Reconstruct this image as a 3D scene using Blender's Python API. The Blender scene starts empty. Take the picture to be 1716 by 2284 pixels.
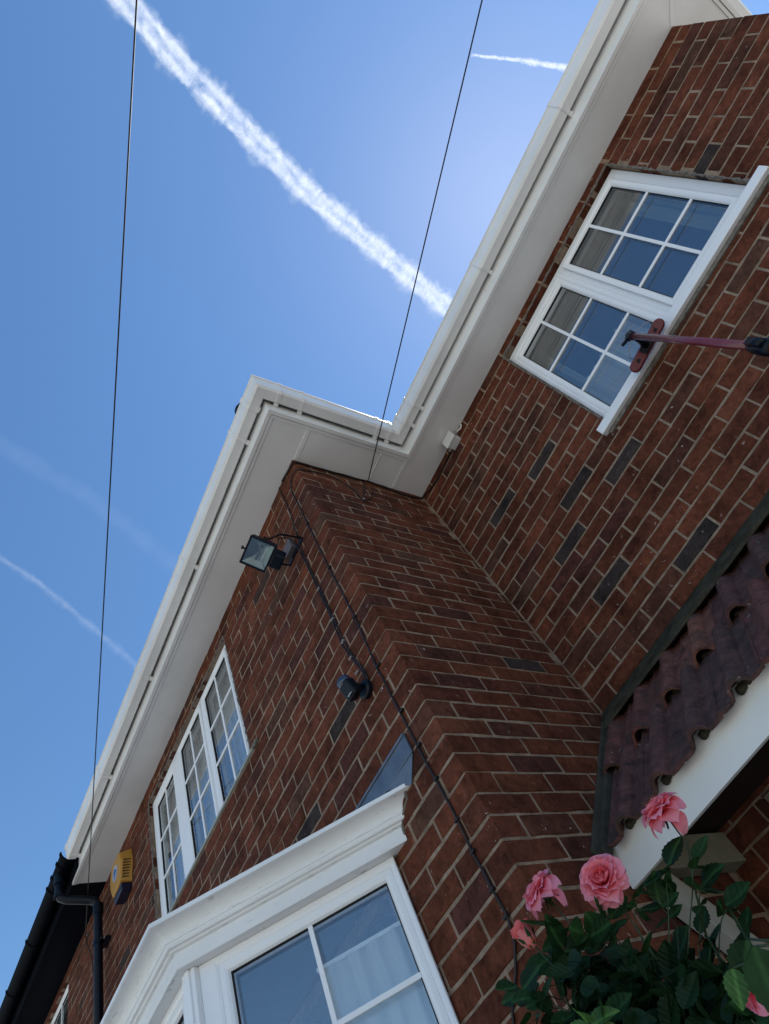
import bpy, math, random
from mathutils import Vector, Matrix
import numpy as np

# ------------------------------------------------------------------ camera, world, sun
sc = bpy.context.scene
col = sc.collection
R0 = ((0.42924776, 0.83029478, -0.35546722), (-0.83745903, 0.21849648, -0.50092082), (-0.3382436, 0.51270837, 0.78912698))
cd = bpy.data.cameras.new("camera")
cd.sensor_fit = 'VERTICAL'
cd.sensor_height = 36.0
cd.lens = 22.5
cd.clip_start = 0.05
cd.clip_end = 60000
cam = bpy.data.objects.new("camera", cd)
col.objects.link(cam)
cx_, cy_, cz_ = Vector(R0[0]), -Vector(R0[1]), -Vector(R0[2])
m3 = Matrix((cx_, cy_, cz_)).transposed()
cam.matrix_world = m3.to_4x4()
sc.camera = cam

SUN_EL, SUN_AZ = math.radians(58.0), math.radians(15.0)      # azimuth from +Y towards +X: behind the house
world = bpy.data.worlds.new("World")
sc.world = world
world.use_nodes = True
wn = world.node_tree.nodes
wl = world.node_tree.links
sky = wn.new('ShaderNodeTexSky')
sky.sky_type = 'NISHITA'
sky.sun_disc = False
sky.sun_elevation = SUN_EL
sky.sun_rotation = SUN_AZ
sky.altitude = 60
sky.air_density = 1.15
sky.dust_density = 0.12
sky.ozone_density = 1.2
bg = wn['Background']
bg.inputs['Strength'].default_value = 0.14
hs = wn.new('ShaderNodeHueSaturation')
hs.inputs['Saturation'].default_value = 1.20
wl.new(sky.outputs[0], hs.inputs['Color'])
wl.new(hs.outputs[0], bg.inputs['Color'])

sd = bpy.data.lights.new("sun", 'SUN')
sd.energy = 5.0
sd.angle = math.radians(0.5)
sd.color = (1.0, 0.96, 0.9)
sun = bpy.data.objects.new("sun", sd)
col.objects.link(sun)
sdir = Vector((math.cos(SUN_EL) * math.sin(SUN_AZ), math.cos(SUN_EL) * math.cos(SUN_AZ), math.sin(SUN_EL)))
sun.rotation_euler = sdir.to_track_quat('Z', 'Y').to_euler()

sc.view_settings.view_transform = 'Standard'
sc.view_settings.look = 'None'
sc.view_settings.exposure = 0.35
sc.view_settings.gamma = 1.0
sc.view_settings.use_curve_mapping = False
sc.cycles.max_bounces = 10
sc.cycles.transparent_max_bounces = 24
sc.cycles.use_denoising = True

random.seed(7)
YA, YC, XB, ZS, GZ, XR = 1.465, 2.455, -1.295, 3.447, -1.6, 1.672
XN = -5.31                     # where the white eaves stop and the neighbour's black ones start
UP = Vector((0, 0, 1))

# ------------------------------------------------------------------ material helpers
def new_mat(name):
    m = bpy.data.materials.new(name)
    m.use_nodes = True
    return m, m.node_tree.nodes, m.node_tree.links, m.node_tree.nodes['Principled BSDF']

def noise(n, l, vec, scale, detail=4.0, rough=0.6, dist=0.0):
    t = n.new('ShaderNodeTexNoise')
    t.inputs['Scale'].default_value = scale
    t.inputs['Detail'].default_value = detail
    t.inputs['Roughness'].default_value = rough
    t.inputs['Distortion'].default_value = dist
    l.new(vec, t.inputs['Vector'])
    return t.outputs['Fac']

def ramp(n, l, fac, stops):
    r = n.new('ShaderNodeValToRGB')
    e = r.color_ramp.elements
    while len(e) < len(stops):
        e.new(0.5)
    for i, (p, c) in enumerate(stops):
        e[i].position = p
        e[i].color = (c, c, c, 1) if isinstance(c, (int, float)) else (*c, 1)
    l.new(fac, r.inputs['Fac'])
    return r.outputs['Color']

def mix(n, l, fac, a, b, mode='MIX'):
    x = n.new('ShaderNodeMix')
    x.data_type = 'RGBA'
    x.blend_type = mode
    for s, v in ((0, fac), (6, a), (7, b)):
        if isinstance(v, (int, float)):
            x.inputs[s].default_value = v if s == 0 else (v, v, v, 1)
        elif isinstance(v, tuple):
            x.inputs[s].default_value = (*v, 1)
        else:
            l.new(v, x.inputs[s])
    return x.outputs[2]

def math_(n, l, op, a, b=None):
    x = n.new('ShaderNodeMath')
    x.operation = op
    for i, v in enumerate((a, b)):
        if v is None:
            continue
        if isinstance(v, (int, float)):
            x.inputs[i].default_value = v
        else:
            l.new(v, x.inputs[i])
    return x.outputs[0]

def bump(n, l, bsdf, h, strength=0.3, dist=0.01):
    b = n.new('ShaderNodeBump')
    b.inputs['Strength'].default_value = strength
    b.inputs['Distance'].default_value = dist
    l.new(h, b.inputs['Height'])
    l.new(b.outputs[0], bsdf.inputs['Normal'])

def wpos(n):
    return n.new('ShaderNodeNewGeometry').outputs['Position']

def opos(n):
    return n.new('ShaderNodeTexCoord').outputs['Object']

def plain(name, c, rough=0.5, spec=0.5, var=0.15, scale=6.0, bmp=0.0, bscale=60, metal=0.0, stretch=None):
    m, n, l, b = new_mat(name)
    p = wpos(n)
    if stretch:
        mp = n.new('ShaderNodeMapping')
        mp.inputs['Scale'].default_value = stretch
        l.new(p, mp.inputs['Vector'])
        p = mp.outputs[0]
    f = noise(n, l, p, scale, 5, 0.65)
    lo = tuple(x * (1 - var) for x in c)
    hi = tuple(min(1, x * (1 + var)) for x in c)
    l.new(ramp(n, l, f, [(0.3, lo), (0.7, hi)]), b.inputs['Base Color'])
    b.inputs['Roughness'].default_value = rough
    b.inputs['Specular IOR Level'].default_value = spec
    b.inputs['Metallic'].default_value = metal
    if bmp:
        bump(n, l, b, noise(n, l, p, bscale, 4, 0.7), bmp, 0.004)
    return m

def brick_material(name, use_object_color):
    m, n, l, b = new_mat(name)
    p = wpos(n)
    if use_object_color:
        c = n.new('ShaderNodeObjectInfo').outputs['Color']
    else:
        a = n.new('ShaderNodeAttribute')
        a.attribute_name = 'bcol'
        c = a.outputs['Color']
    big = noise(n, l, p, 6, 4, 0.7)
    fine = noise(n, l, p, 130, 5, 0.75)
    mid = noise(n, l, p, 30, 7, 0.72, 0.8)
    c1 = mix(n, l, 1.0, c, ramp(n, l, mid, [(0.34, (0.52, 0.54, 0.56)), (0.45, (0.90, 0.90, 0.90)), (0.54, 1.04), (0.68, (1.45, 1.42, 1.32))]), 'MULTIPLY')
    c2 = mix(n, l, 1.0, c1, ramp(n, l, big, [(0.36, 0.62), (0.5, 1.0), (0.64, 1.25)]), 'MULTIPLY')
    # sooty stains and small iron spots
    spots = n.new('ShaderNodeTexVoronoi')
    spots.inputs['Scale'].default_value = 120
    l.new(p, spots.inputs['Vector'])
    sp = ramp(n, l, spots.outputs['Distance'], [(0.10, 0.75), (0.2, 0.0)])
    spm = mix(n, l, 1.0, sp, ramp(n, l, noise(n, l, p, 20, 2), [(0.55, 0.0), (0.68, 1.0)]), 'MULTIPLY')
    c3 = mix(n, l, spm, c2, (0.03, 0.018, 0.015))
    # lime and mortar smears, small and scattered
    sm = noise(n, l, p, 26, 6, 0.72, 1.2)
    lim = ramp(n, l, sm, [(0.60, 0.0), (0.70, 0.45)])
    pat = ramp(n, l, noise(n, l, p, 2.3, 2), [(0.45, 0.15), (0.65, 1.0)])
    limm = mix(n, l, 1.0, lim, pat, 'MULTIPLY')
    c4 = mix(n, l, limm, c3, (0.19, 0.145, 0.11))
    wh = ramp(n, l, noise(n, l, p, 48, 3, 0.6, 0.8), [(0.69, 0.0), (0.72, 0.6)])
    wh2 = mix(n, l, 1.0, wh, ramp(n, l, noise(n, l, p, 1.4, 1), [(0.48, 0.0), (0.56, 1.0)]), 'MULTIPLY')
    c5 = mix(n, l, wh2, c4, (0.62, 0.58, 0.55))
    l.new(c5, b.inputs['Base Color'])
    b.inputs['Roughness'].default_value = 0.92
    b.inputs['Specular IOR Level'].default_value = 0.10
    h = math_(n, l, 'ADD', math_(n, l, 'MULTIPLY', mid, 0.7), math_(n, l, 'MULTIPLY', fine, 0.5))
    bump(n, l, b, h, 0.55, 0.004)
    return m

MB_OBJ = brick_material('brick_fired_clay', True)
MB_ATT = brick_material('brick_fired_clay_joined', False)

def mortar_material():
    m, n, l, b = new_mat('mortar')
    p = wpos(n)
    f = noise(n, l, p, 14, 5, 0.7)
    g = noise(n, l, p, 90, 4, 0.7)
    c = ramp(n, l, f, [(0.3, (0.16, 0.115, 0.080)), (0.5, (0.27, 0.195, 0.140)), (0.7, (0.37, 0.275, 0.20))])
    c = mix(n, l, 1.0, c, ramp(n, l, g, [(0.3, 0.75), (0.7, 1.1)]), 'MULTIPLY')
    l.new(c, b.inputs['Base Color'])
    b.inputs['Roughness'].default_value = 0.95
    b.inputs['Specular IOR Level'].default_value = 0.2
    bump(n, l, b, g, 0.7, 0.004)
    return m
M_MORTAR = mortar_material()

def upvc_material(name, base, streak=0.10, rough=0.32, crack=False):
    m, n, l, b = new_mat(name)
    p = wpos(n)
    f = noise(n, l, p, 2.2, 4, 0.6)
    g = noise(n, l, p, 28, 5, 0.8)
    c = mix(n, l, 1.0, base, ramp(n, l, f, [(0.3, 1 - streak), (0.65, 1.0)]), 'MULTIPLY')
    c = mix(n, l, ramp(n, l, g, [(0.62, 0.0), (0.8, 0.35)]), c, tuple(x * 0.72 for x in base))
    if crack:
        mp = n.new('ShaderNodeMapping')
        mp.inputs['Scale'].default_value = (9, 9, 170)
        l.new(p, mp.inputs['Vector'])
        ck = noise(n, l, mp.outputs[0], 1.6, 5, 0.7)
        ckf = ramp(n, l, ck, [(0.61, 0.0), (0.65, 0.45)])
        c = mix(n, l, ckf, c, (0.30, 0.28, 0.26))
        bump(n, l, b, math_(n, l, 'SUBTRACT', 1.0, ckf), 0.4, 0.002)
    else:
        bump(n, l, b, noise(n, l, p, 9, 2), 0.06, 0.004)
    l.new(c, b.inputs['Base Color'])
    b.inputs['Roughness'].default_value = rough
    return m
M_UPVC = upvc_material('white_upvc', (0.80, 0.79, 0.77), 0.16)
M_FRAME = upvc_material('white_window_upvc', (0.84, 0.845, 0.86), 0.04, 0.28)
M_SOFFIT = upvc_material('soffit_board', (0.76, 0.75, 0.73), 0.13, 0.45)
M_CORN = upvc_material('cornice_painted_wood', (0.80, 0.80, 0.79), 0.10, 0.5, True)
M_BLACK = plain('black_upvc', (0.0025, 0.0035, 0.007), 0.6, 0.03, 0.2, 4)
M_BLKPL = plain('black_plastic', (0.004, 0.006, 0.012), 0.35, 0.2, 0.25, 20)
M_CABLE = plain('black_cable', (0.012, 0.008, 0.008), 0.5, 0.4, 0.3, 30)
M_GASKET = plain('black_gasket', (0.012, 0.012, 0.013), 0.6, 0.3, 0.2, 10)
M_SEAL = plain('rough_sealant', (0.16, 0.14, 0.12), 0.9, 0.2, 0.5, 40, 0.6, 90)
M_STEEL = plain('stainless_steel', (0.55, 0.56, 0.58), 0.22, 0.5, 0.1, 10, metal=1.0)
M_CLIP = plain('white_clip', (0.24, 0.215, 0.20), 0.5)
M_BOXW = plain('grey_white_plastic', (0.66, 0.66, 0.64), 0.4, 0.4, 0.06)
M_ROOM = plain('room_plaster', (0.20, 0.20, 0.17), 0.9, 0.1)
M_PAINT = upvc_material('porch_white_paint', (0.80, 0.79, 0.76), 0.12, 0.5)
M_CREAM = plain('cream_paint', (0.22, 0.205, 0.145), 0.55, 0.3, 0.15, 12)
M_DARKW = plain('dark_stained_wood', (0.022, 0.012, 0.009), 0.7, 0.25, 0.3, 8)

def glass_material(name, f0=0.19, tint=(0.95, 0.97, 0.96)):
    m, n, l, b = new_mat(name)
    n.remove(b)
    geo = n.new('ShaderNodeNewGeometry')
    dot = n.new('ShaderNodeVectorMath')
    dot.operation = 'DOT_PRODUCT'
    l.new(geo.outputs['Incoming'], dot.inputs[0])
    l.new(geo.outputs['Normal'], dot.inputs[1])
    c = math_(n, l, 'ABSOLUTE', dot.outputs['Value'])
    k = math_(n, l, 'POWER', math_(n, l, 'SUBTRACT', 1.0, c), 5.0)
    F = math_(n, l, 'ADD', math_(n, l, 'MULTIPLY', k, 1 - f0), f0)
    g = n.new('ShaderNodeBsdfGlossy')
    g.inputs['Roughness'].default_value = 0.012
    g.inputs['Color'].default_value = (0.93, 0.96, 1.0, 1)
    bp = n.new('ShaderNodeBump')
    bp.inputs['Strength'].default_value = 0.05
    bp.inputs['Distance'].default_value = 0.01
    l.new(noise(n, l, geo.outputs['Position'], 3.0, 1), bp.inputs['Height'])
    l.new(bp.outputs[0], g.inputs['Normal'])
    t = n.new('ShaderNodeBsdfTransparent')
    t.inputs['Color'].default_value = (*tint, 1)
    mx = n.new('ShaderNodeMixShader')
    l.new(F, mx.inputs[0])
    l.new(t.outputs[0], mx.inputs[1])
    l.new(g.outputs[0], mx.inputs[2])
    l.new(mx.outputs[0], n['Material Output'].inputs['Surface'])
    return m
M_GLASS = glass_material('window_glass')

def curtain_material(name, c, alpha):
    m, n, l, b = new_mat(name)
    n.remove(b)
    d = n.new('ShaderNodeBsdfDiffuse')
    d.inputs['Color'].default_value = (*c, 1)
    tl = n.new('ShaderNodeBsdfTranslucent')
    tl.inputs['Color'].default_value = (*c, 1)
    t = n.new('ShaderNodeBsdfTransparent')
    a = n.new('ShaderNodeMixShader')
    a.inputs[0].default_value = 0.35
    l.new(d.outputs[0], a.inputs[1])
    l.new(tl.outputs[0], a.inputs[2])
    x = n.new('ShaderNodeMixShader')
    x.inputs[0].default_value = alpha
    l.new(t.outputs[0], x.inputs[1])
    l.new(a.outputs[0], x.inputs[2])
    l.new(x.outputs[0], n['Material Output'].inputs['Surface'])
    return m
M_NET = curtain_material('net_curtain', (0.85, 0.87, 0.88), 0.62)
M_DRAPE = curtain_material('lined_curtain', (0.33, 0.37, 0.30), 1.0)

def lead_material():
    m, n, l, b = new_mat('lead_sheet')
    p = wpos(n)
    f = noise(n, l, p, 7, 5, 0.65)
    l.new(ramp(n, l, f, [(0.3, (0.10, 0.115, 0.14)), (0.7, (0.19, 0.22, 0.26))]), b.inputs['Base Color'])
    b.inputs['Metallic'].default_value = 0.6
    l.new(ramp(n, l, f, [(0.3, 0.34), (0.7, 0.52)]), b.inputs['Roughness'])
    bump(n, l, b, noise(n, l, p, 16, 3), 0.2, 0.004)
    return m
M_LEAD = lead_material()

def tile_material():
    m, n, l, b = new_mat('roof_tile_concrete')
    p = wpos(n)
    oc = n.new('ShaderNodeObjectInfo').outputs['Color']
    f = noise(n, l, p, 18, 7, 0.75)
    c = mix(n, l, 1.0, oc, ramp(n, l, f, [(0.36, 0.35), (0.64, 1.6)]), 'MULTIPLY')
    mo = ramp(n, l, noise(n, l, p, 7, 6, 0.75), [(0.52, 0.0), (0.66, 0.75)])
    c = mix(n, l, mo, c, (0.040, 0.040, 0.026))
    lic = ramp(n, l, noise(n, l, p, 42, 4, 0.7, 0.5), [(0.62, 0.0), (0.66, 0.7)])
    lm = mix(n, l, 1.0, lic, ramp(n, l, noise(n, l, p, 4, 2), [(0.45, 0.0), (0.6, 1.0)]), 'MULTIPLY')
    c = mix(n, l, lm, c, (0.30, 0.28, 0.24))
    l.new(c, b.inputs['Base Color'])
    b.inputs['Roughness'].default_value = 0.8
    bump(n, l, b, noise(n, l, p, 70, 6, 0.8), 0.8, 0.005)
    return m
M_TILE = tile_material()
M_MOSSY = plain('mossy_flashing', (0.050, 0.045, 0.032), 0.95, 0.03, 0.5, 12, 0.8, 60)
M_MOSS = plain('moss', (0.05, 0.06, 0.02), 0.95, 0.1, 0.6, 30, 0.8, 120)

# ------------------------------------------------------------------ mesh helpers
class MB:
    def __init__(self):
        self.v, self.f = [], []
    def add(self, vs, fs):
        o = len(self.v)
        self.v += [tuple(x) for x in vs]
        self.f += [tuple(i + o for i in f) for f in fs]
    def box(self, x0, x1, y0, y1, z0, z1):
        vs = [(x, y, z) for x in (x0, x1) for y in (y0, y1) for z in (z0, z1)]
        self.add(vs, [(0, 1, 3, 2), (4, 6, 7, 5), (0, 4, 5, 1), (2, 3, 7, 6), (0, 2, 6, 4), (1, 5, 7, 3)])
    def obox(self, O, U, V, W, u0, u1, v0, v1, w0, w1):
        vs = [O + U * a + V * b + W * c for a in (u0, u1) for b in (v0, v1) for c in (w0, w1)]
        self.add(vs, [(0, 1, 3, 2), (4, 6, 7, 5), (0, 4, 5, 1), (2, 3, 7, 6), (0, 2, 6, 4), (1, 5, 7, 3)])
    def tube(self, pts, rad, seg=8, cap=True):
        pts = [Vector(p) for p in pts]
        n = len(pts)
        rr = rad if isinstance(rad, (list, tuple)) else [rad] * n
        ref = None
        vs, fs = [], []
        for i, p in enumerate(pts):
            t = (pts[min(i + 1, n - 1)] - pts[max(i - 1, 0)]).normalized()
            if ref is None:
                ref = t.orthogonal().normalized()
            ref = (ref - t * ref.dot(t)).normalized()
            b = t.cross(ref)
            for k in range(seg):
                a = 2 * math.pi * k / seg
                vs.append(p + (ref * math.cos(a) + b * math.sin(a)) * rr[i])
        for i in range(n - 1):
            for k in range(seg):
                k2 = (k + 1) % seg
                fs.append((i * seg + k, i * seg + k2, (i + 1) * seg + k2, (i + 1) * seg + k))
        if cap:
            fs.append(tuple(range(seg))[::-1])
            fs.append(tuple((n - 1) * seg + k for k in range(seg)))
        self.add(vs, fs)
    def lathe(self, O, axis, prof, seg=16):
        axis = Vector(axis).normalized()
        a1 = axis.orthogonal().normalized()
        a2 = axis.cross(a1)
        vs, fs = [], []
        for (r, h) in prof:
            for k in range(seg):
                a = 2 * math.pi * k / seg
                vs.append(Vector(O) + axis * h + (a1 * math.cos(a) + a2 * math.sin(a)) * r)
        for i in range(len(prof) - 1):
            for k in range(seg):
                k2 = (k + 1) % seg
                fs.append((i * seg + k, i * seg + k2, (i + 1) * seg + k2, (i + 1) * seg + k))
        fs.append(tuple(range(seg))[::-1])
        fs.append(tuple((len(prof) - 1) * seg + k for k in range(seg)))
        self.add(vs, fs)
    def mesh(self, name, mat, smooth=False):
        me = bpy.data.meshes.new(name)
        me.from_pydata(self.v, [], self.f)
        me.materials.append(mat)
        me.validate()
        import bmesh
        bm = bmesh.new()
        bm.from_mesh(me)
        bmesh.ops.recalc_face_normals(bm, faces=bm.faces)
        bm.to_mesh(me)
        bm.free()
        if smooth:
            me.polygons.foreach_set('use_smooth', [True] * len(me.polygons))
        return me
    def obj(self, name, mat, parent=None, smooth=False, bevel=0.0, kind=None):
        me = self.mesh(name, mat, smooth)
        o = bpy.data.objects.new(name, me)
        col.objects.link(o)
        o.parent = parent
        if bevel:
            b = o.modifiers.new('bevel', 'BEVEL')
            b.width = bevel
            b.segments = 2
            b.limit_method = 'ANGLE'
            b.harden_normals = False
        if kind:
            o['kind'] = kind
        return o

def mesh_obj(name, me, parent=None):
    o = bpy.data.objects.new(name, me)
    col.objects.link(o)
    o.parent = parent
    return o

def thing(name, label, cat, loc=(0, 0, 0), group=None):
    o = bpy.data.objects.new(name, None)
    col.objects.link(o)
    o.location = loc
    o.empty_display_size = 0.1
    o['label'] = label
    o['category'] = cat
    if group:
        o['group'] = group
    return o

def reroot(root):
    """parts are built in world coordinates: keep them there although the root stands at its base"""
    inv = Matrix.Translation(-Vector(root.location))
    for c in root.children:
        c.matrix_parent_inverse = inv

def tag(o, label, cat, group=None):
    o['label'] = label
    o['category'] = cat
    if group:
        o['group'] = group
    return o

def part(name, parent=None):
    o = bpy.data.objects.new(name, None)
    col.objects.link(o)
    o.parent = parent
    o.empty_display_size = 0.1
    return o

def sweep(path, prof, closed_prof=True):
    """path: plan points [(x,y)], prof: [(u outward, z)], outward = right-hand side of travel. mitred."""
    P = [Vector((p[0], p[1])) for p in path]
    n = len(P)
    dirs = [(P[i + 1] - P[i]).normalized() for i in range(n - 1)]
    nor = [Vector((d.y, -d.x)) for d in dirs]
    mb = MB()
    rows = []
    for i in range(n):
        if i == 0:
            m, k = nor[0], 1.0
        elif i == n - 1:
            m, k = nor[-1], 1.0
        else:
            m = (nor[i - 1] + nor[i]).normalized()
            k = 1.0 / max(0.2, m.dot(nor[i]))
        rows.append([(P[i].x + m.x * u * k, P[i].y + m.y * u * k, z) for (u, z) in prof])
    np_ = len(prof)
    vs = [v for r in rows for v in r]
    fs = []
    rng = range(np_) if closed_prof else range(np_ - 1)
    for i in range(n - 1):
        for k in rng:
            k2 = (k + 1) % np_
            fs.append((i * np_ + k, i * np_ + k2, (i + 1) * np_ + k2, (i + 1) * np_ + k))
    if closed_prof:
        fs.append(tuple(range(np_)))
        fs.append(tuple((n - 1) * np_ + k for k in range(np_))[::-1])
    mb.add(vs, fs)
    return mb

def proj_area(c, U, V, du, dv):
    """rough size in the picture of a small face: used only to rank bricks"""
    d = c.dot(Vector(R0[2]))
    if d <= 0.1:
        return 0
    x = c.dot(Vector(R0[0])) / d
    y = c.dot(Vector(R0[1])) / d
    if abs(x) > 0.63 or abs(y) > 0.82:
        return 0
    N = U.cross(V)
    return du * dv * abs(N.dot(c.normalized())) / (c.length ** 2)

# ------------------------------------------------------------------ brickwork
COURSE, ZJ0 = 0.0803, 1.525      # joint grid measured from the courses
JT = 0.0095
BL = 0.2405
PAL = [((0.108, 0.034, 0.019), 30), ((0.120, 0.038, 0.021), 22), ((0.096, 0.031, 0.019), 24), ((0.126, 0.042, 0.024), 4),
       ((0.086, 0.033, 0.022), 12), ((0.086, 0.040, 0.027), 4), ((0.052, 0.030, 0.025), 0.8), ((0.074, 0.027, 0.021), 5)]
def brick_colour(rng, warm=1.0):
    t = rng.uniform(0, sum(w for _, w in PAL))
    for c, w in PAL:
        t -= w
        if t <= 0:
            break
    k = rng.uniform(0.93, 1.06)
    return tuple(x * k for x in c)

def split_opening(pieces, op):
    a0, a1, b0, b1 = op
    out = []
    for (u0, u1, z0, z1) in pieces:
        if u1 <= a0 or u0 >= a1 or z1 <= b0 or z0 >= b1:
            out.append((u0, u1, z0, z1))
            continue
        if u0 < a0 - 0.012:
            out.append((u0, a0, z0, z1))
        if u1 > a1 + 0.012:
            out.append((a1, u1, z0, z1))
        m0, m1 = max(u0, a0), min(u1, a1)
        if z1 > b1 + 0.012:
            out.append((m0, m1, b1, z1))
        if z0 < b0 - 0.012:
            out.append((m0, m1, z0, b0))
    return out

BRICKS = []    # (score, wall part, origin, U, N, u0,u1,z0,z1, colour)
def wall_bricks(wall, O, U, N, width, z0, z1, openings, phase, seed, force=None, individual=True, depth=0.10, corner=None, ends=(0, 0)):
    rng = random.Random(seed)
    k0 = math.floor((z0 - ZJ0) / COURSE)
    k1 = math.ceil((z1 - ZJ0) / COURSE)
    for k in range(k0, k1):
        a = ZJ0 + k * COURSE + JT / 2
        b = ZJ0 + (k + 1) * COURSE - JT / 2
        a, b = max(a, z0), min(b, z1)
        if b - a < 0.015:
            continue
        ph = phase + (BL / 2 if k % 2 else 0.0)
        ph = ph % BL
        xs = []
        u = ph - BL
        edges = []
        while u < width + BL:
            edges.append(u + rng.uniform(-0.005, 0.005))
            u += BL
        for i in range(len(edges) - 1):
            u0, u1 = edges[i] + JT / 2, edges[i + 1] - JT / 2
            u0, u1 = max(u0, ends[0]), min(u1, width - ends[1])
            if u0 < 0.014 + ends[0]:
                u0 = ends[0]
            if u1 > width - 0.014 - ends[1]:
                u1 = width - ends[1]
            if u1 - u0 < 0.025:
                continue
            za = a + rng.uniform(-0.0015, 0.0015)
            zb = b + rng.uniform(-0.0015, 0.0015)
            pcs = [(u0, u1, za, zb)]
            for op in openings:
                pcs = split_opening(pcs, op)
            cc = brick_colour(rng)
            for (p0, p1, q0, q1) in pcs:
                if p1 - p0 < 0.02 or q1 - q0 < 0.012:
                    continue
                if corner == 'end' and k % 2 and p1 > width - 0.002 and p1 - p0 < 0.14:
                    continue          # the neighbouring face's brick turns the corner here
                if corner == 'start' and k % 2 == 0 and p0 < 0.002 and p1 - p0 < 0.14:
                    continue
                c = O + U * ((p0 + p1) / 2) + UP * ((q0 + q1) / 2)
                s = proj_area(c, U, UP, p1 - p0, q1 - q0) if individual else 0
                if (c.z < 1.5 and abs(U.x) > 0.9 and c.y > 2):
                    s *= 0.02         # behind the porch roof
                if c.y < 1.6 and c.z < 1.3 and c.x < -1.75:
                    s = 0             # behind the bay
                BRICKS.append((s, wall, O, U, N, p0, p1, q0, q1, cc, rng.uniform(-0.0012, 0.0022), depth))

def brick_shape(L, H, D, seed):
    """front at w=0 with chipped arrises; axes u, w(outward), v"""
    rng = random.Random(seed)
    j = lambda s: rng.uniform(-s, s)
    ch = 0.0028
    nu = max(2, int(L / 0.05))
    vs, fs = [], []
    us = [-L / 2 + L * i / nu for i in range(nu + 1)]
    rows = []
    # back ring point, shoulder, front edge, front edge, shoulder, back : strip across height
    for i, u in enumerate(us):
        e = 1 if i in (0, nu) else 0
        sg = -1 if i == 0 else 1
        uu = u + j(0.0010 if i in (0, nu) else 0.002)
        t0, t1 = j(0.0022), j(0.0022)
        inx = sg * -ch if e else 0
        row = [(uu, -D, -H / 2 + t0), (uu, -ch, -H / 2 + t0), (uu + inx, 0 - (0.0012 if e else 0), -H / 2 + ch + t0),
               (uu + inx, 0 - (0.0012 if e else 0), H / 2 - ch + t1), (uu, -ch, H / 2 + t1), (uu, -D, H / 2 + t1)]
        rows.append(row)
    for r in rows:
        vs += r
    for i in range(nu):
        for k in range(5):
            fs.append((i * 6 + k, (i + 1) * 6 + k, (i + 1) * 6 + k + 1, i * 6 + k + 1))
    fs.append((0, 1, 4, 5))
    fs.append((1, 2, 3, 4))
    o = nu * 6
    fs.append((o + 5, o + 4, o + 1, o))
    fs.append((o + 4, o + 3, o + 2, o + 1))
    return vs, fs

def build_bricks(limit):
    global BRICKS
    BRICKS.sort(key=lambda b: -b[0])
    cache = {}
    joined = {}
    for i, (s, wall, O, U, N, p0, p1, q0, q1, cc, out, depth) in enumerate(BRICKS):
        L, H = round(p1 - p0, 3), round(q1 - q0, 3)
        c = O + U * ((p0 + p1) / 2) + UP * ((q0 + q1) / 2) + N * out
        if i < limit and s > 0:
            key = (L, round(H / 0.001), depth, random.Random(i).randrange(4))
            if key not in cache:
                vs, fs = brick_shape(L, H, depth, hash(key) & 0xffff)
                mb = MB()
                mb.add([(v[0], -v[1], v[2]) for v in vs], fs)
                cache[key] = mb.mesh('brick', MB_OBJ)
            o = mesh_obj('brick', cache[key], wall)
            o.color = (*cc, 1)
            M = Matrix((U, -N, UP)).transposed().to_4x4()
            M.translation = c
            o.matrix_local = M
        else:
            vs, fs = brick_shape(L, H, depth, i % 997)
            J = joined.setdefault(wall.name, (wall, MB(), []))
            J[1].add([c + U * v[0] + N * v[1] + UP * v[2] for v in vs], fs)
            J[2].extend([cc] * len(vs))
    for wall, mb, cols in joined.values():
        o = mb.obj('brickwork', MB_ATT, wall, kind='stuff')
        at = o.data.color_attributes.new('bcol', 'FLOAT_COLOR', 'POINT')
        arr = np.ones((len(cols), 4), dtype=np.float32)
        arr[:, :3] = cols
        if len(o.data.vertices) == len(cols):
            at.data.foreach_set('color', arr.ravel())
    BRICKS = []

def slab_with_openings(mb, O, U, N, width, z0, z1, openings, w0, w1):
    us = sorted({0, width} | {x for o in openings for x in (max(0, o[0]), min(width, o[1]))})
    for a, b in zip(us, us[1:]):
        if b - a < 1e-4:
            continue
        zs = [z0]
        blocks = sorted([(o[2], o[3]) for o in openings if o[0] < b - 1e-4 and o[1] > a + 1e-4])
        z = z0
        for (b0, b1) in blocks:
            if b0 > z:
                mb.obox(O, U, UP, N, a, b, z, b0, w0, w1)
            z = max(z, b1)
        if z < z1:
            mb.obox(O, U, UP, N, a, b, z, z1, w0, w1)

# ------------------------------------------------------------------ window builder
def ring(mb, O, U, N, o, i, w0, w1, lip=0.010, bev=0.014):
    """rect ring: outer rect o=(u0,u1,v0,v1), inner rect i; back w0, front w1, inside edge bevelled down by lip"""
    def rect(r, e, w):
        u0, u1, v0, v1 = r
        return [O + U * a + UP * b + N * w for a, b in ((u0 - e, v0 - e), (u1 + e, v0 - e), (u1 + e, v1 + e), (u0 - e, v1 + e))]
    loops = [rect(o, 0, w0), rect(o, 0, w1 - 0.003), rect(o, -0.003, w1), rect(i, bev, w1), rect(i, bev * 0.4, w1 - lip * 0.35), rect(i, 0, w1 - lip), rect(i, 0, w0)]
    vs = [p for lp in loops for p in lp]
    fs = []
    for a in range(len(loops) - 1):
        for k in range(4):
            k2 = (k + 1) % 4
            fs.append((a * 4 + k, a * 4 + k2, (a + 1) * 4 + k2, (a + 1) * 4 + k))
    a = len(loops) - 1
    for k in range(4):
        k2 = (k + 1) % 4
        fs.append((a * 4 + k, a * 4 + k2, k2, k))
    mb.add(vs, fs)

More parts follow.
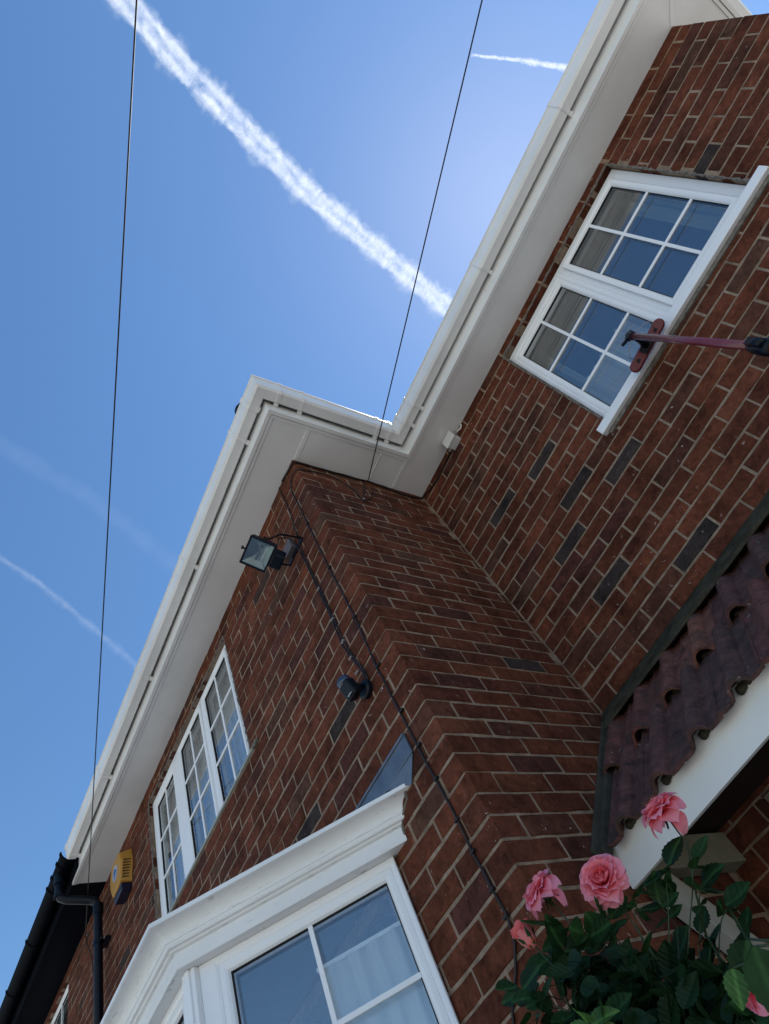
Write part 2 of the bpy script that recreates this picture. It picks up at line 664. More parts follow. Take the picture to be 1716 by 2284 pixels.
def casement(win, O, U, N, frame, lights, hb, vb, w=0.0, sash_off=0.018, opening=None):
    """frame rect, lights = glass rects, hb / vb = glazing bar fractions from the top / left"""
    mbf = MB()
    # outer frame with mullions between lights: ring round each light cell
    ls = sorted(lights)
    u0, u1, v0, v1 = frame
    cells = []
    for k, g in enumerate(ls):
        a = u0 if k == 0 else (ls[k - 1][1] + g[0]) / 2
        b = u1 if k == len(ls) - 1 else (g[1] + ls[k + 1][0]) / 2
        cells.append((a, b, v0, v1))
    for c, g in zip(cells, ls):
        e = 0.030
        ring(mbf, O, U, N, c, (g[0] - e, g[1] + e, g[2] - e, g[3] + e), w - 0.07, w)
    mbf.obj('frame', M_FRAME, win)
    for k, g in enumerate(ls):
        mbs = MB()
        e = 0.034
        so = sash_off if (opening is None or opening[k]) else -0.004
        ring(mbs, O, U, N, (g[0] - e, g[1] + e, g[2] - e, g[3] + e), g, w - 0.06, w + so, 0.014, 0.016)
        mbs.obj('sash', M_FRAME, win)
        mg = MB()
        ring(mg, O, U, N, (g[0] - 0.002, g[1] + 0.002, g[2] - 0.002, g[3] + 0.002), (g[0] + 0.004, g[1] - 0.004, g[2] + 0.004, g[3] - 0.004), w - 0.03, w + so - 0.013, 0.001, 0.001)
        mg.obj('gasket', M_GASKET, win)
        wg = w + so - 0.020
        mp = MB()
        mp.obox(O, U, UP, N, g[0] - 0.004, g[1] + 0.004, g[2] - 0.004, g[3] + 0.004, wg - 0.024, wg)
        mp.obj('pane', M_GLASS, win)
        bw = 0.0085
        for f in vb:
            uu = g[0] + (g[1] - g[0]) * f
            m = MB()
            m.obox(O, U, UP, N, uu - bw, uu + bw, g[2], g[3], wg + 0.0012, wg + 0.009)
            m.obj('glazing_bar', M_FRAME, win, bevel=0.002)
        for f in hb:
            vv = g[3] - (g[3] - g[2]) * f
            m = MB()
            m.obox(O, U, UP, N, g[0], g[1], vv - bw, vv + bw, wg + 0.0016, wg + 0.0094)
            m.obj('glazing_bar', M_FRAME, win, bevel=0.002)

def drape(mb, O, U, N, u0, u1, v0, v1, w, amp, per, seed=0, gather=0.0):
    rng = random.Random(seed)
    nu, nv = int((u1 - u0) / 0.008), 10
    ph = [rng.uniform(0, 6.28) for _ in range(4)]
    vs, fs = [], []
    for i in range(nu + 1):
        u = u0 + (u1 - u0) * i / nu
        for k in range(nv + 1):
            v = v0 + (v1 - v0) * k / nv
            s = u + gather * (1 - k / nv) * (u - u0) * 0.3
            d = amp * (math.sin(s / per * 6.28 + ph[0]) + 0.5 * math.sin(s / per * 14.1 + ph[1] + v * 0.8) + 0.3 * math.sin(s / per * 3.3 + ph[2]))
            vs.append(O + U * s + UP * v + N * (w + d))
    for i in range(nu):
        for k in range(nv):
            a = i * (nv + 1) + k
            fs.append((a, a + nv + 1, a + nv + 2, a + 1))
    mb.add(vs, fs)

X_, Y_ = Vector((1, 0, 0)), Vector((0, 1, 0))
NF = Vector((0, -1, 0))

# ================================================================== GROUND
g = MB()
N_ = 40
vs = [(-300 + 600 * i / N_, -300 + 600 * j / N_, GZ) for i in range(N_ + 1) for j in range(N_ + 1)]
g.add(vs, [(i * (N_ + 1) + j, (i + 1) * (N_ + 1) + j, (i + 1) * (N_ + 1) + j + 1, i * (N_ + 1) + j + 1) for i in range(N_) for j in range(N_)])
M_GROUND = plain('paved_ground', (0.41, 0.395, 0.355), 0.9, 0.2, 0.25, 1.2, 0.4, 20)
gr = g.obj('ground', M_GROUND)
gr['kind'] = 'structure'

# ================================================================== THE HOUSE
house = thing('brick_house', 'red brick house with white eaves and gutter, seen steeply from below', 'house', (-1.8, YC, GZ))

# ---- walls
FW = XB - XN
opA = [(-4.215 - XN, -2.578 - XN, 2.345, 3.312)]
opC = [(-0.228 - XB, 0.958 - XB, 2.30, 3.385), (-1.035 - XB, -0.045 - XB, GZ, 0.805)]
w = MB()
slab_with_openings(w, Vector((XN, YA, 0)), X_, NF, FW - 0.006, GZ, 3.60, opA + [(-4.9 - XN, -1.9 - XN, -0.6, 1.1)], -0.24, -0.0028)
wallA = w.obj('wall', M_MORTAR, house)
w = MB()
w.obox(Vector((XB, YA, 0)), Y_, UP, X_, 0.0072, YC - YA + 0.24, GZ, 3.60, -0.24, -0.0026)
wallB = w.obj('wall', M_MORTAR, house)
w = MB()
slab_with_openings(w, Vector((XB, YC, 0)), X_, NF, XR - XB - 0.006, GZ, 3.60, opC, -0.24, -0.0028)
w.box(XR - 0.24, XR - 0.0065, YC + 0.242, 10.2, GZ, 3.60)
w.box(XN, XR - 0.0065, 10.2, 10.44, GZ, 3.60)
wallC = w.obj('wall', M_MORTAR, house)
wall_bricks(wallA, Vector((XN, YA, 0)), X_, NF, FW, GZ, 3.4445, opA + [(-4.95 - XN, -1.83 - XN, -0.6, 1.15)], 0.172, 11, corner='end', depth=0.1100)
wall_bricks(wallB, Vector((XB, YA, 0)), Y_, X_, YC - YA, GZ, 3.4445, [], 0.115, 12, corner='start', ends=(0, 0.004), depth=0.1100)
wall_bricks(wallC, Vector((XB, YC, 0)), X_, NF, XR - XB, GZ, 3.4445, opC, 0.2327, 13, ends=(0.006, 0))
wall_bricks(wallC, Vector((XR, YC + 0.11, 0)), Y_, X_, 3.0, 0, 3.4445, [], 0.1, 14, individual=False)
# the burnt, nearly black bricks stand where the photograph shows them
for (fx, fy, fz) in ((-.311, YC, 2.14), (-.766, YC, 2.138), (-.816, YC, 1.807), (-.47, YC, 1.565), (-.925, YC, 2.696), (1.01, YC, 2.709), (-.534, YC, 2.66),
                     (XB, 2.174, 1.711), (-1.72, YA, 1.775), (-2.195, YA, 1.615), (-.62, YC, 2.36)):
    best, bi = 9, None
    for i, b in enumerate(BRICKS):
        c = b[2] + b[3] * ((b[5] + b[6]) / 2) + UP * ((b[7] + b[8]) / 2)
        d = (c - Vector((fx, fy, fz))).length
        if d < best:
            best, bi = d, i
    b = BRICKS[bi]
    BRICKS[bi] = b[:9] + ((0.044, 0.033, 0.030),) + b[10:]
build_bricks(300)

# ---- rooms behind the windows
rm = MB()
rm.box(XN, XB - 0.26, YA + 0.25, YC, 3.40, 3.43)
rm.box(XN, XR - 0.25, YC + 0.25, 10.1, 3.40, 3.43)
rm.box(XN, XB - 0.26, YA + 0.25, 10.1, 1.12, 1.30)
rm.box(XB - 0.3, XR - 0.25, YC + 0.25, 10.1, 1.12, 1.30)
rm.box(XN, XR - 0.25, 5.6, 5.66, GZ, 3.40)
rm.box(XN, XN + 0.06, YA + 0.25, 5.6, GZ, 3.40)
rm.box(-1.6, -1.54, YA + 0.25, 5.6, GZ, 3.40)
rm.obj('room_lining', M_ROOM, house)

# ---- first-floor windows
winC = part('window', house)
casement(winC, Vector((0, YC, 0)), X_, NF, (-0.223, 0.953, 2.352, 3.375), [(-0.161, 0.285, 2.440, 3.287), (0.414, 0.860, 2.440, 3.290)],
         [0.35, 0.72], [0.5], w=-0.045, sash_off=0.020, opening=[False, True])
m = MB()
m.obox(Vector((0, YC, 0)), X_, UP, NF, -0.285, 1.01, 2.296, 2.348, -0.06, 0.034)
m.obj('sill', M_FRAME, winC, bevel=0.004)
m = MB()
m.obox(Vector((0, YC, 0)), X_, UP, NF, -0.26, 0.985, 2.272, 2.294, -0.06, 0.012)
m.obj('sealant', M_SEAL, winC)

winA = part('window', house)
casement(winA, Vector((0, YA, 0)), X_, NF, (-4.208, -2.584, 2.350, 3.305), [(-4.150, -3.780, 2.405, 3.240), (-3.568, -3.182, 2.405, 3.240), (-3.068, -2.675, 2.400, 3.236)],
         [0.335, 0.665], [0.5], w=-0.03, sash_off=0.012, opening=[False, True, True])
m = MB()
m.obox(Vector((0, YA, 0)), X_, UP, NF, -4.25, -2.50, 2.330, 2.347, -0.05, 0.012)
m.obj('sill', plain('weathered_sill', (0.30, 0.31, 0.27), 0.7), winA, bevel=0.003)
m = MB()
m.obox(Vector((-2.515, YA, 2.338)), X_, UP, NF, -.02, .035, -.012, .016, -.002, .016)
m.obj('mortar_dab', M_SEAL, winA, bevel=0.005)

def sealant_line(parent, O, U, N, pts, r=0.007, seed=0):
    rng = random.Random(seed)
    m = MB()
    for (a, b) in pts:
        A, B = Vector(a), Vector(b)
        n = int((B - A).length / 0.018)
        line = [O + U * (A.x + (B.x - A.x) * i / n + rng.uniform(-.002, .002)) + UP * (A.y + (B.y - A.y) * i / n) + N * rng.uniform(-.004, .002) for i in range(n + 1)]
        m.tube(line, [r * rng.uniform(0.5, 1.5) for _ in line], 6)
    m.obj('sealant', M_SEAL, parent)
sealant_line(winC, Vector((0, YC, 0)), X_, NF, [((0.957, 2.35), (0.957, 3.378)), ((-0.226, 2.35), (-0.226, 3.378)), ((-0.226, 3.38), (0.957, 3.38))], 0.0065, 1)
sealant_line(winA, Vector((0, YA, 0)), X_, NF, [((-2.58, 2.36), (-2.58, 3.308)), ((-4.212, 2.36), (-4.212, 3.308)), ((-4.212, 3.310), (-2.58, 3.310))], 0.0055, 2)

cur = MB()
drape(cur, Vector((0, YC, 0)), X_, NF, -0.22, 0.33, 2.36, 2.80, -0.17, 0.012, 0.07, 5)
cur.obj('net_curtain', M_NET, winC, True)
cur = MB()
drape(cur, Vector((0, YC, 0)), X_, NF, 0.80, 0.96, 2.30, 3.37, -0.22, 0.018, 0.08, 6)
drape(cur, Vector((0, YC, 0)), X_, NF, -0.23, -0.10, 2.30, 3.37, -0.24, 0.018, 0.08, 6)
cur.obj('curtain', M_DRAPE, winC, True)
cur = MB()
drape(cur, Vector((0, YA, 0)), X_, NF, -4.2, -2.6, 2.36, 3.30, -0.16, 0.014, 0.075, 7)
cur.obj('net_curtain', M_NET, winA, True)
cur = MB()
drape(cur, Vector((0, YA, 0)), X_, NF, -2.95, -2.58, 2.30, 3.32, -0.24, 0.02, 0.09, 8)
drape(cur, Vector((0, YA, 0)), X_, NF, -4.2, -3.9, 2.30, 3.32, -0.24, 0.02, 0.09, 9)
cur.obj('curtain', M_DRAPE, winA, True)

# ---- eaves: soffit, fascia, gutter
eave = [(XN, YA), (XB, YA), (XB, YC), (XR, YC), (XR, 10.2)]
fa = sweep(eave, [(0.236, 3.437), (0.259, 3.437), (0.262, 3.440), (0.262, 3.600), (0.236, 3.600)])
fa.obj('fascia', M_UPVC, house)
lip = sweep(eave, [(0.214, 3.4415), (0.2315, 3.4415), (0.2315, 3.4462), (0.214, 3.4462)])
lip.obj('soffit_trim', M_UPVC, house)
sofs = [((XN, XB + 0.2357), (YA - 0.2357, YA + 0.02)), ((XB - 0.02, XB + 0.2357), (YA + 0.0205, YC - 0.2362)), ((XB - 0.02, XR + 0.2357), (YC - 0.2357, YC + 0.02)), ((XR - 0.02, XR + 0.2357), (YC + 0.0205, 10.2))]
for (xa, xb), (ya, yb) in sofs:
    m = MB()
    m.box(xa, xb, ya, yb, 3.4465, 3.456)
    m.obj('soffit', M_SOFFIT, house)
for (xa, xb, ya, yb) in ((XB + 0.003, XB + 0.213, 1.474, 1.499), (XB + 0.003, XB + 0.213, 2.200, 2.222), (XB + 0.004, XB + 0.213, 2.012, 2.017)):
    m = MB()
    m.box(xa, xb, ya, yb, 3.4425, 3.4463)
    m.obj('soffit_trim', M_UPVC, house, bevel=0.001)
m = MB()
d45 = Vector((1, -1, 0)).normalized()
m.obox(Vector((XR, YC, 0)), d45, UP, Vector((1, 1, 0)).normalized(), 0.004, 0.31, 3.4425, 3.4464, -0.010, 0.010)
m.obj('soffit_trim', M_UPVC, house)

def gprof(e=0.0, open_=True):
    out = [(0.281 - e, 3.598), (0.281 - e, 3.530 - e), (0.290 - e * 0.4, 3.520 - e), (0.343 + e * 0.4, 3.520 - e), (0.357 + e, 3.531 - e * 0.3), (0.367 + e, 3.600), (0.375 + e, 3.604), (0.375 + e, 3.613)]
    inn = [(0.362, 3.613), (0.360, 3.603), (0.350, 3.535), (0.341, 3.527), (0.292, 3.527), (0.2845, 3.534), (0.2845, 3.598)]
    return out + inn
ge = [(-5.105, YA)] + eave[1:]
sweep([(-12.2, YA), (XN, YA)], [(0.19, 3.6035), (0.305, 3.6035), (0.305, 3.610), (0.19, 3.610)]).obj('gap_light_block', M_BLACK, house)  # black strip added over the neighbour's gutter gap to keep skylight out
gut = sweep(ge, gprof()).obj('gutter', M_UPVC, house)
def strap(pa, pb, parent, mat=None, e=0.0035):
    sweep([pa, pb], gprof(e + 0.0015)).obj('gutter_bracket', mat or M_UPVC, parent, bevel=0.0008)
for x, wd in ((-1.297, .02), (-2.22, .02), (-3.18, .02), (-4.165, .02), (-5.06, .03)):
    strap((x - wd / 2, YA), (x + wd / 2, YA), gut)
strap((-1.10, YA), (-1.07, YA), gut, None, 0.005)
for y, wd in ((1.263, .024), (1.418, .014), (1.957, .024), (2.05, .016)):
    strap((XB, y - wd / 2), (XB, y + wd / 2), gut)
for x, wd in ((-0.862, .024), (-0.735, .02), (0.179, .02), (1.085, .02)):
    strap((x - wd / 2, YC), (x + wd / 2, YC), gut)
# pads of the brackets on the fascia
for x in (-1.297, -2.22, -3.18, -4.165, -5.06):
    m = MB(); m.box(x - 0.012, x + 0.012, YA - 0.283, YA - 0.263, 3.508, 3.53); m.obj('gutter_bracket', M_UPVC, gut)
for y in (1.263, 1.418, 1.957, 2.05):
    m = MB(); m.box(XB + 0.263, XB + 0.283, y - 0.012, y + 0.012, 3.508, 3.53); m.obj('gutter_bracket', M_UPVC, gut)
for x in (-0.862, -0.735, 0.179, 1.085):
    m = MB(); m.box(x - 0.012, x + 0.012, YC - 0.283, YC - 0.263, 3.508, 3.53); m.obj('gutter_bracket', M_UPVC, gut)

sweep(eave, [(0.19, 3.6035), (0.305, 3.6035), (0.305, 3.610), (0.19, 3.610)]).obj('gap_light_block', M_BLACK, house)  # added cover strip: stops sunlight leaking down between fascia and gutter
# ---- roof (hipped, hidden from below but it throws the shade the photo is taken in)
rf = MB()
nx, ny = 120, 96
xs = [-12.3 + (XR + 0.33 + 12.3) * i / nx for i in range(nx + 1)]
ys = [YA - 0.33 + (10.7 - YA + 0.33) * j / ny for j in range(ny + 1)]
def rh(x, y):
    wing = min(y - (YA - 0.29), (XB + 0.29) - x)
    main = y - (YC - 0.29)
    h = min(max(wing, main), XR + 0.29 - x, 10.7 - y)
    return h
vid = {}
for i, x in enumerate(xs):
    for j, y in enumerate(ys):
        h = rh(x, y)
        if h >= -0.005:
            vid[(i, j)] = len(rf.v)
            rf.v.append((x, y, 3.615 + 0.70 * max(h, 0.0)))
for i in range(nx):
    for j in range(ny):
        q = [(i, j), (i + 1, j), (i + 1, j + 1), (i, j + 1)]
        if all(k in vid for k in q):
            rf.f.append(tuple(vid[k] for k in q))
rf.obj('roof', plain('roof_tiles_far', (0.09, 0.05, 0.04), 0.8, 0.2), house)

# ---- bay window
bay = part('bay_window', house)
KB, YF = 3.22, 0.90
bx0, bx1 = -5.035, YA - KB
cxl, cxr = -4.47, YF - KB
bpath = [(bx0, YA), (cxl, YF), (cxr, YF), (bx1, YA)]
corn = [(-0.03, 1.166), (0.046, 1.166), (0.048, 1.170), (0.049, 1.2165), (0.060, 1.2205), (0.064, 1.2260), (0.074, 1.2290), (0.0775, 1.2360), (0.0775, 1.2440)]
for i in range(9):
    a = math.pi / 2 * i / 8
    corn.append((0.132 - 0.052 * math.cos(a), 1.2445 + 0.043 * math.sin(a)))
corn += [(0.134, 1.2875), (0.1405, 1.2895), (0.141, 1.304), (0.137, 1.306), (-0.03, 1.306)]
bp2 = [(bx0 + 0.002, YA - 0.002), (cxl, YF), (cxr, YF), (bx1 - 0.002, YA - 0.002)]
def ext(path, e):
    a, b = Vector(path[0]), Vector(path[1])
    c, d = Vector(path[-2]), Vector(path[-1])
    return [tuple(a - (b - a).normalized() * e)] + path[1:-1] + [tuple(d + (d - c).normalized() * e)]
cmb = sweep(ext(bp2, 0.16), corn)
co = cmb.obj('cornice', M_CORN, bay)
# the cornice runs into the brickwork: rough pointing down its end
sealant_line(bay, Vector((0, YA, 0)), X_, NF, [((-1.700, 1.163), (-1.672, 1.222)), ((-1.672, 1.222), (-1.640, 1.246)), ((-1.640, 1.246), (-1.600, 1.262)), ((-1.600, 1.262), (-1.588, 1.300))], 0.006, 4)
m = MB()
rt = [(bx0 - .16, YA), (cxl - 0.055, YF - 0.13), (cxr + 0.055, YF - 0.13), (bx1 + .16, YA)]
rv = [(x, y, 1.308) for x, y in rt] + [(-4.95, YA, 1.352), (-1.80, YA, 1.352)]
m.add(rv, [(0, 1, 4), (1, 2, 5, 4), (2, 3, 5)])
m.obj('lead_roof', M_LEAD, bay)
m = MB()
m.box(-5.33, -1.462, YA - 0.012, YA - 0.001, 1.353, 1.441)
m.box(-5.33, -1.462, YA - 0.017, YA - 0.0125, 1.430, 1.441)
m.obj('lead_flashing', M_LEAD, bay, bevel=0.002)
m = MB()
ff = [(-1.463, YA - 0.010, 1.350), (-1.540, YA - 0.008, 1.276), (-1.575, YA - 0.012, 1.298), (-1.66, YA - 0.020, 1.346)]
m.add([Vector(p) for p in ff] + [Vector(p) + Vector((0.0, 0.006, 0.001)) for p in ff], [(0, 1, 2, 3), (7, 6, 5, 4), (0, 4, 5, 1), (1, 5, 6, 2), (2, 6, 7, 3), (3, 7, 4, 0)])
m.obj('lead_flashing', M_LEAD, bay)
facets = [(Vector((cxr, YF, 0)), Vector((1, 1, 0)).normalized(), [(0.136, 0.722)], [0.5]),
          (Vector((cxl, YF, 0)), X_, [(0.11, 0.62), (0.82, 1.33), (1.53, 2.04)], [0.5]),
          (Vector((bx0, YA, 0)), Vector((1, -1, 0)).normalized(), [(0.075, 0.665)], [0.5])]
for O, U, gl, vb in facets:
    N = U.cross(UP)
    L = (0.799 if len(gl) == 1 else 2.15)
    casement(bay, O, U, N, (0.035, L - 0.022, -0.62, 1.1655), [(a, b, -0.55, 1.104) for a, b in gl], [0.18, 0.36, 0.54, 0.72], vb, w=0.0, sash_off=-0.004)
    mm = MB()
    mm.obox(O, U, UP, N, -0.03, L + 0.0, GZ, -0.64, -0.2, -0.01)
    mm.obj('bay_base', M_MORTAR, bay)
    mm = MB()
    mm.obox(O, U, UP, N, -0.03, L + 0.0, -0.66, -0.622, -0.1, 0.06)
    mm.obj('sill', M_FRAME, bay, bevel=0.004)
for (x, y, nd) in ((cxr, YF, Vector((0.3827, -0.9239, 0))), (cxl, YF, Vector((-0.3827, -0.9239, 0)))):
    m = MB()
    t = Vector((-nd.y, nd.x, 0))
    m.obox(Vector((x, y, 0)), t, UP, nd, -0.030, 0.030, -0.62, 1.1652, -0.05, 0.006)
    m.obox(Vector((x, y, 0)), t, UP, nd, -0.012, 0.012, -0.62, 1.1650, 0.0055, 0.014)
    m.obj('corner_post', M_FRAME, bay, bevel=0.003)
m = MB()
m.add([(cxl, YF + .03, 1.163), (cxr, YF + .03, 1.163), (bx1, YA, 1.163), (bx1, YA + .5, 1.163), (bx0, YA + .5, 1.163), (bx0, YA, 1.163)], [(0, 1, 2, 3, 4, 5)])
m.obj('bay_ceiling', M_ROOM, bay)
O, U = facets[0][0], facets[0][1]
m = MB()
drape(m, O, U, U.cross(UP), 0.42, 0.79, -0.6, 0.985, -0.075, 0.012, 0.075, 21, gather=0.1)
m.obj('curtain', curtain_material('white_curtain', (0.85, 0.86, 0.86), 0.93), bay, True)
m = MB()
drape(m, O, U, U.cross(UP), 0.40, 0.78, -0.6, 0.975, -0.115, 0.012, 0.05, 22)
m.obj('net_curtain', M_NET, bay, True)
m = MB()
m.obox(O, U, UP, U.cross(UP), 0.40, 0.79, 0.985, 0.998, -0.09, -0.07)
m.obj('curtain_rail', M_FRAME, bay)

# ---- porch canopy
porch = part('porch_canopy', house)
ca, sa = 0.7209, 0.6930
SD = Vector((0, -ca, -sa))
NR = Vector((0, -sa, ca))
def roof_pt(y, h=0.0):
    return Vector((0, y, 1.421 - 0.9614 * (2.426 - y))) + NR * h
def tile_mesh(seed, L):
    rng = random.Random(seed)
    prof = [(-0.098, 0.010), (-0.085, 0.0015), (-0.055, 0.0), (-0.040, 0.003), (-0.034, 0.016), (-0.024, 0.028), (-0.010, 0.0355), (0.008, 0.0355), (0.022, 0.028), (0.032, 0.015), (0.038, 0.002), (0.060, 0.0), (0.088, 0.001), (0.094, 0.008)]
    th = 0.013
    vs, fs = [], []
    st = [-L, -L * 0.5, -0.02, 0.0]
    for s in st:
        lift = 0.013 * (1 + s / L) - 0.045
        dr = 0.0012
        for (c, h) in prof:
            vs.append((c + rng.uniform(-dr, dr), s + (rng.uniform(-.002, .002) if s == 0 else 0), h + lift + rng.uniform(-dr, dr)))
        for (c, h) in prof:
            vs.append((c * (0.97 if abs(c) < .05 else 1), s, h + lift - th))
    n = len(prof)
    for a in range(len(st) - 1):
        o, q = a * 2 * n, (a + 1) * 2 * n
        for k in range(n - 1):
            fs.append((o + k, o + k + 1, q + k + 1, q + k))
            fs.append((o + n + k + 1, o + n + k, q + n + k, q + n + k + 1))
        fs.append((o, q, q + n, o + n))
        fs.append((o + n - 1, o + 2 * n - 1, q + 2 * n - 1, q + n - 1))
    o = (len(st) - 1) * 2 * n
    for k in range(n - 1):
        fs.append((o + k, o + k + 1, o + n + k + 1, o + n + k))
        fs.append((k + 1, k, n + k, n + k + 1))
    mb = MB()
    # local axes: x = across, y = down the slope, z = roof normal ; (X, SD, NR) is left handed, so flip y
    mb.add([(v[0], -v[1], v[2]) for v in vs], fs)
    me = mb.mesh('tile', M_TILE)
    return me
tmesh = {r: [tile_mesh(100 * r + i, L) for i in range(5)] for r, L in ((0, 0.45), (1, 0.40))}
rng = random.Random(3)
MT = Matrix((X_, -SD, NR)).transposed().to_4x4()
bed = MB()
for r, y_tail, x0 in ((0, 1.800, -1.140), (1, 2.100, -1.240)):
    x = x0
    while x < 1.60:
        o = mesh_obj('tile', rng.choice(tmesh[r]), porch)
        c = rng.choice([(0.120, 0.040, 0.032), (0.095, 0.036, 0.031), (0.140, 0.046, 0.034), (0.080, 0.034, 0.030)])
        if r == 1 and abs(x + 0.68) < 0.04:
            c = (0.17, 0.06, 0.04)
        o.color = (*c, 1)
        p = roof_pt(y_tail + rng.uniform(-.004, .004))
        M = MT @ Matrix.Rotation(rng.uniform(-.010, .010), 4, 'Z')
        M.translation = Vector((x, p.y, p.z))
        o.matrix_local = M
        for q in range(3):
            bp = roof_pt(y_tail + 0.030 + 0.004 * q + (0.02 if rng.random() < .3 else 0), -0.052) + X_ * (x + rng.uniform(-.008, .008) + (q - 1) * .012)
            bed.lathe(bp, NR, [(.012, -.006), (.015, .004), (.012, .012 + rng.uniform(-.003, .004)), (.005, .017)], 7)
        x += 0.1865 + rng.uniform(-.002, .002)
bed.obj('mortar_bedding', M_MOSSY, porch, True, kind='stuff')
def slope_slab(mb, y0, y1, h0, h1, xa, xb):
    a, b = roof_pt(y0), roof_pt(y1)
    q = [a + NR * h0, b + NR * h0, b + NR * h1, a + NR * h1]
    mb.add([Vector((xa, p.y, p.z)) for p in q] + [Vector((xb, p.y, p.z)) for p in q], [(0, 1, 2, 3), (7, 6, 5, 4), (0, 4, 5, 1), (1, 5, 6, 2), (2, 6, 7, 3), (3, 7, 4, 0)])
m = MB()
slope_slab(m, 1.875, 2.44, -0.085, -0.066, XB + 0.004, 1.60)  # unseen slab under the tiles, added to block light
m.box(XB + 0.004, 1.60, 1.892, YC - 0.004, 0.822, 0.832)
m.obj('ceiling_and_light_stop', M_DARKW, porch)
m = MB()
rg = random.Random(5)
nfl = 60
pr = [(2.4535, 1.447), (2.446, 1.446), (2.392, 1.395), (2.352, 1.352), (2.350, 1.335), (2.4535, 1.375)]
vs, fs = [], []
for i in range(nfl + 1):
    x = XB + 0.002 + (1.60 - XB) * i / nfl
    for k, (y, z) in enumerate(pr):
        jj = 0.0 if k in (0, 5) else rg.uniform(-.005, .005)
        vs.append((x, y + jj, z + jj * 0.7 + (rg.uniform(-.003, .002) if k == 0 else 0)))
for i in range(nfl):
    for k in range(6):
        k2 = (k + 1) % 6
        fs.append((i * 6 + k, i * 6 + k2, (i + 1) * 6 + k2, (i + 1) * 6 + k))
m.add(vs, fs)
m.obj('mortar_flashing', M_MOSSY, porch)
m = MB()
slope_slab(m, 1.797, 2.437, -0.055, 0.004, XB + 0.001, XB + 0.010)
slope_slab(m, 1.797, 2.437, -0.055, -0.014, XB + 0.0105, XB + 0.038)
m.obj('side_flashing', plain('weathered_lead', (0.066, 0.063, 0.052), 0.85, 0.06, 0.35, 9, 0.4, 50), porch, bevel=0.002)
m = MB()
m.box(XB + 0.003, 1.60, 1.871, 1.889, 0.690, 0.838)
m.obj('fascia', M_PAINT, porch, bevel=0.0015)
m = MB()
for xa in (XB + 0.012, 1.52):
    m = MB()
    m.obox(Vector((xa, 0, 0)), Y_, UP, X_, 1.895, 2.443, 0.700, 0.808, 0, 0.062)
    m.obj('bracket_arm', M_CREAM, porch, bevel=0.002)
for xb in (XB + 0.012, 1.52):
    m = MB()
    A, B = Vector((xb, 1.965, 0.66)), Vector((xb, 2.44, 0.075))
    d = (B - A).normalized()
    m.obox(A, d, X_, X_.cross(d), -0.03, (B - A).length - 0.02, 0.0, 0.058, -0.042, 0.042)
    m.obj('bracket_brace', plain('brace_paint', (0.34, 0.33, 0.29), 0.5, 0.3, 0.1, 10), porch, bevel=0.002)
door = part('front_door', house)
m = MB()
m.box(-1.030, -0.965, YC + 0.02, YC + 0.10, GZ, 0.80)
m.box(-0.115, -0.050, YC + 0.02, YC + 0.10, GZ, 0.80)
m.box(-0.964, -0.116, YC + 0.02, YC + 0.10, 0.735, 0.80)
m.obj('frame', M_CREAM, door, bevel=0.003)
m = MB()
m.box(-0.963, -0.117, YC + 0.05, YC + 0.095, GZ + 0.01, 0.732)
for (a, b) in ((-1.4, -0.5), (-0.35, 0.6)):
    for (c, d) in ((-0.87, -0.58), (-0.50, -0.21)):
        m.box(c, d, YC + 0.044, YC + 0.0495, a, b)
m.obj('door_leaf', M_DARKW, door, bevel=0.003)

# ================================================================== NEIGHBOUR
nb = thing('neighbouring_house', 'adjoining red brick house with black eaves, half round black gutter and downpipe', 'house', (-8, YC, GZ))
NW = XN + 12.0
opN = [(-7.85 + 12, -6.49 + 12, 2.36, 3.39)]
w = MB()
slab_with_openings(w, Vector((-12, YA, 0)), X_, NF, NW - 0.001, GZ, 3.60, opN, -0.24, -0.0028)
w.box(-12, -11.76, YA + 0.25, 10.2, GZ, 3.6)
w.box(-12, XN - 0.001, 10.2, 10.44, GZ, 3.6)
wn_ = w.obj('wall', M_MORTAR, nb)
wall_bricks(wn_, Vector((-12, YA, 0)), X_, NF, NW, GZ, 3.4445, opN, 0.172 - (XN + 12) % BL, 15, individual=True)
BRICKS.sort(key=lambda b: -b[0])
for i in range(len(BRICKS)):
    if i > 160:
        BRICKS[i] = (0,) + BRICKS[i][1:]
build_bricks(160)
nwin = part('window', nb)
casement(nwin, Vector((0, YA, 0)), X_, NF, (-7.845, -6.495, 2.375, 3.380), [(-7.78, -7.22, 2.44, 3.315), (-7.11, -6.56, 2.44, 3.315)], [0.335, 0.665], [0.5], w=-0.03, sash_off=0.012)
rm = MB()
rm.box(-11.7, XN - 0.06, YA + 0.3, 10.1, 3.40, 3.43)
rm.box(-11.7, XN - 0.06, 5.6, 5.66, GZ, 3.40)
rm.box(-11.7, XN - 0.06, YA + 0.3, 5.6, 1.12, 1.30)
rm.obj('room_lining', M_ROOM, nb)
ne = [(-12.2, YA), (XN - 0.002, YA)]
sweep(ne, [(-0.02, 3.4505), (0.236, 3.4505), (0.236, 3.459), (-0.02, 3.459)]).obj('soffit', M_BLACK, nb)
sweep(ne, [(0.237, 3.441), (0.262, 3.441), (0.262, 3.60), (0.237, 3.60)]).obj('fascia', M_BLACK, nb)
m = MB(); m.box(XN - 0.001, XN + 0.20, YA - 0.2805, YA - 0.264, 3.46, 3.60); m.obj('fascia', M_BLACK, nb)
hr = []
for i in range(13):
    a = math.pi * i / 12
    hr.append((0.330 - 0.064 * math.cos(a), 3.590 - 0.064 * math.sin(a)))
hr += [(0.330 + 0.061 * math.cos(math.pi * i / 12), 3.592 - 0.061 * math.sin(math.pi * i / 12)) for i in range(13)]
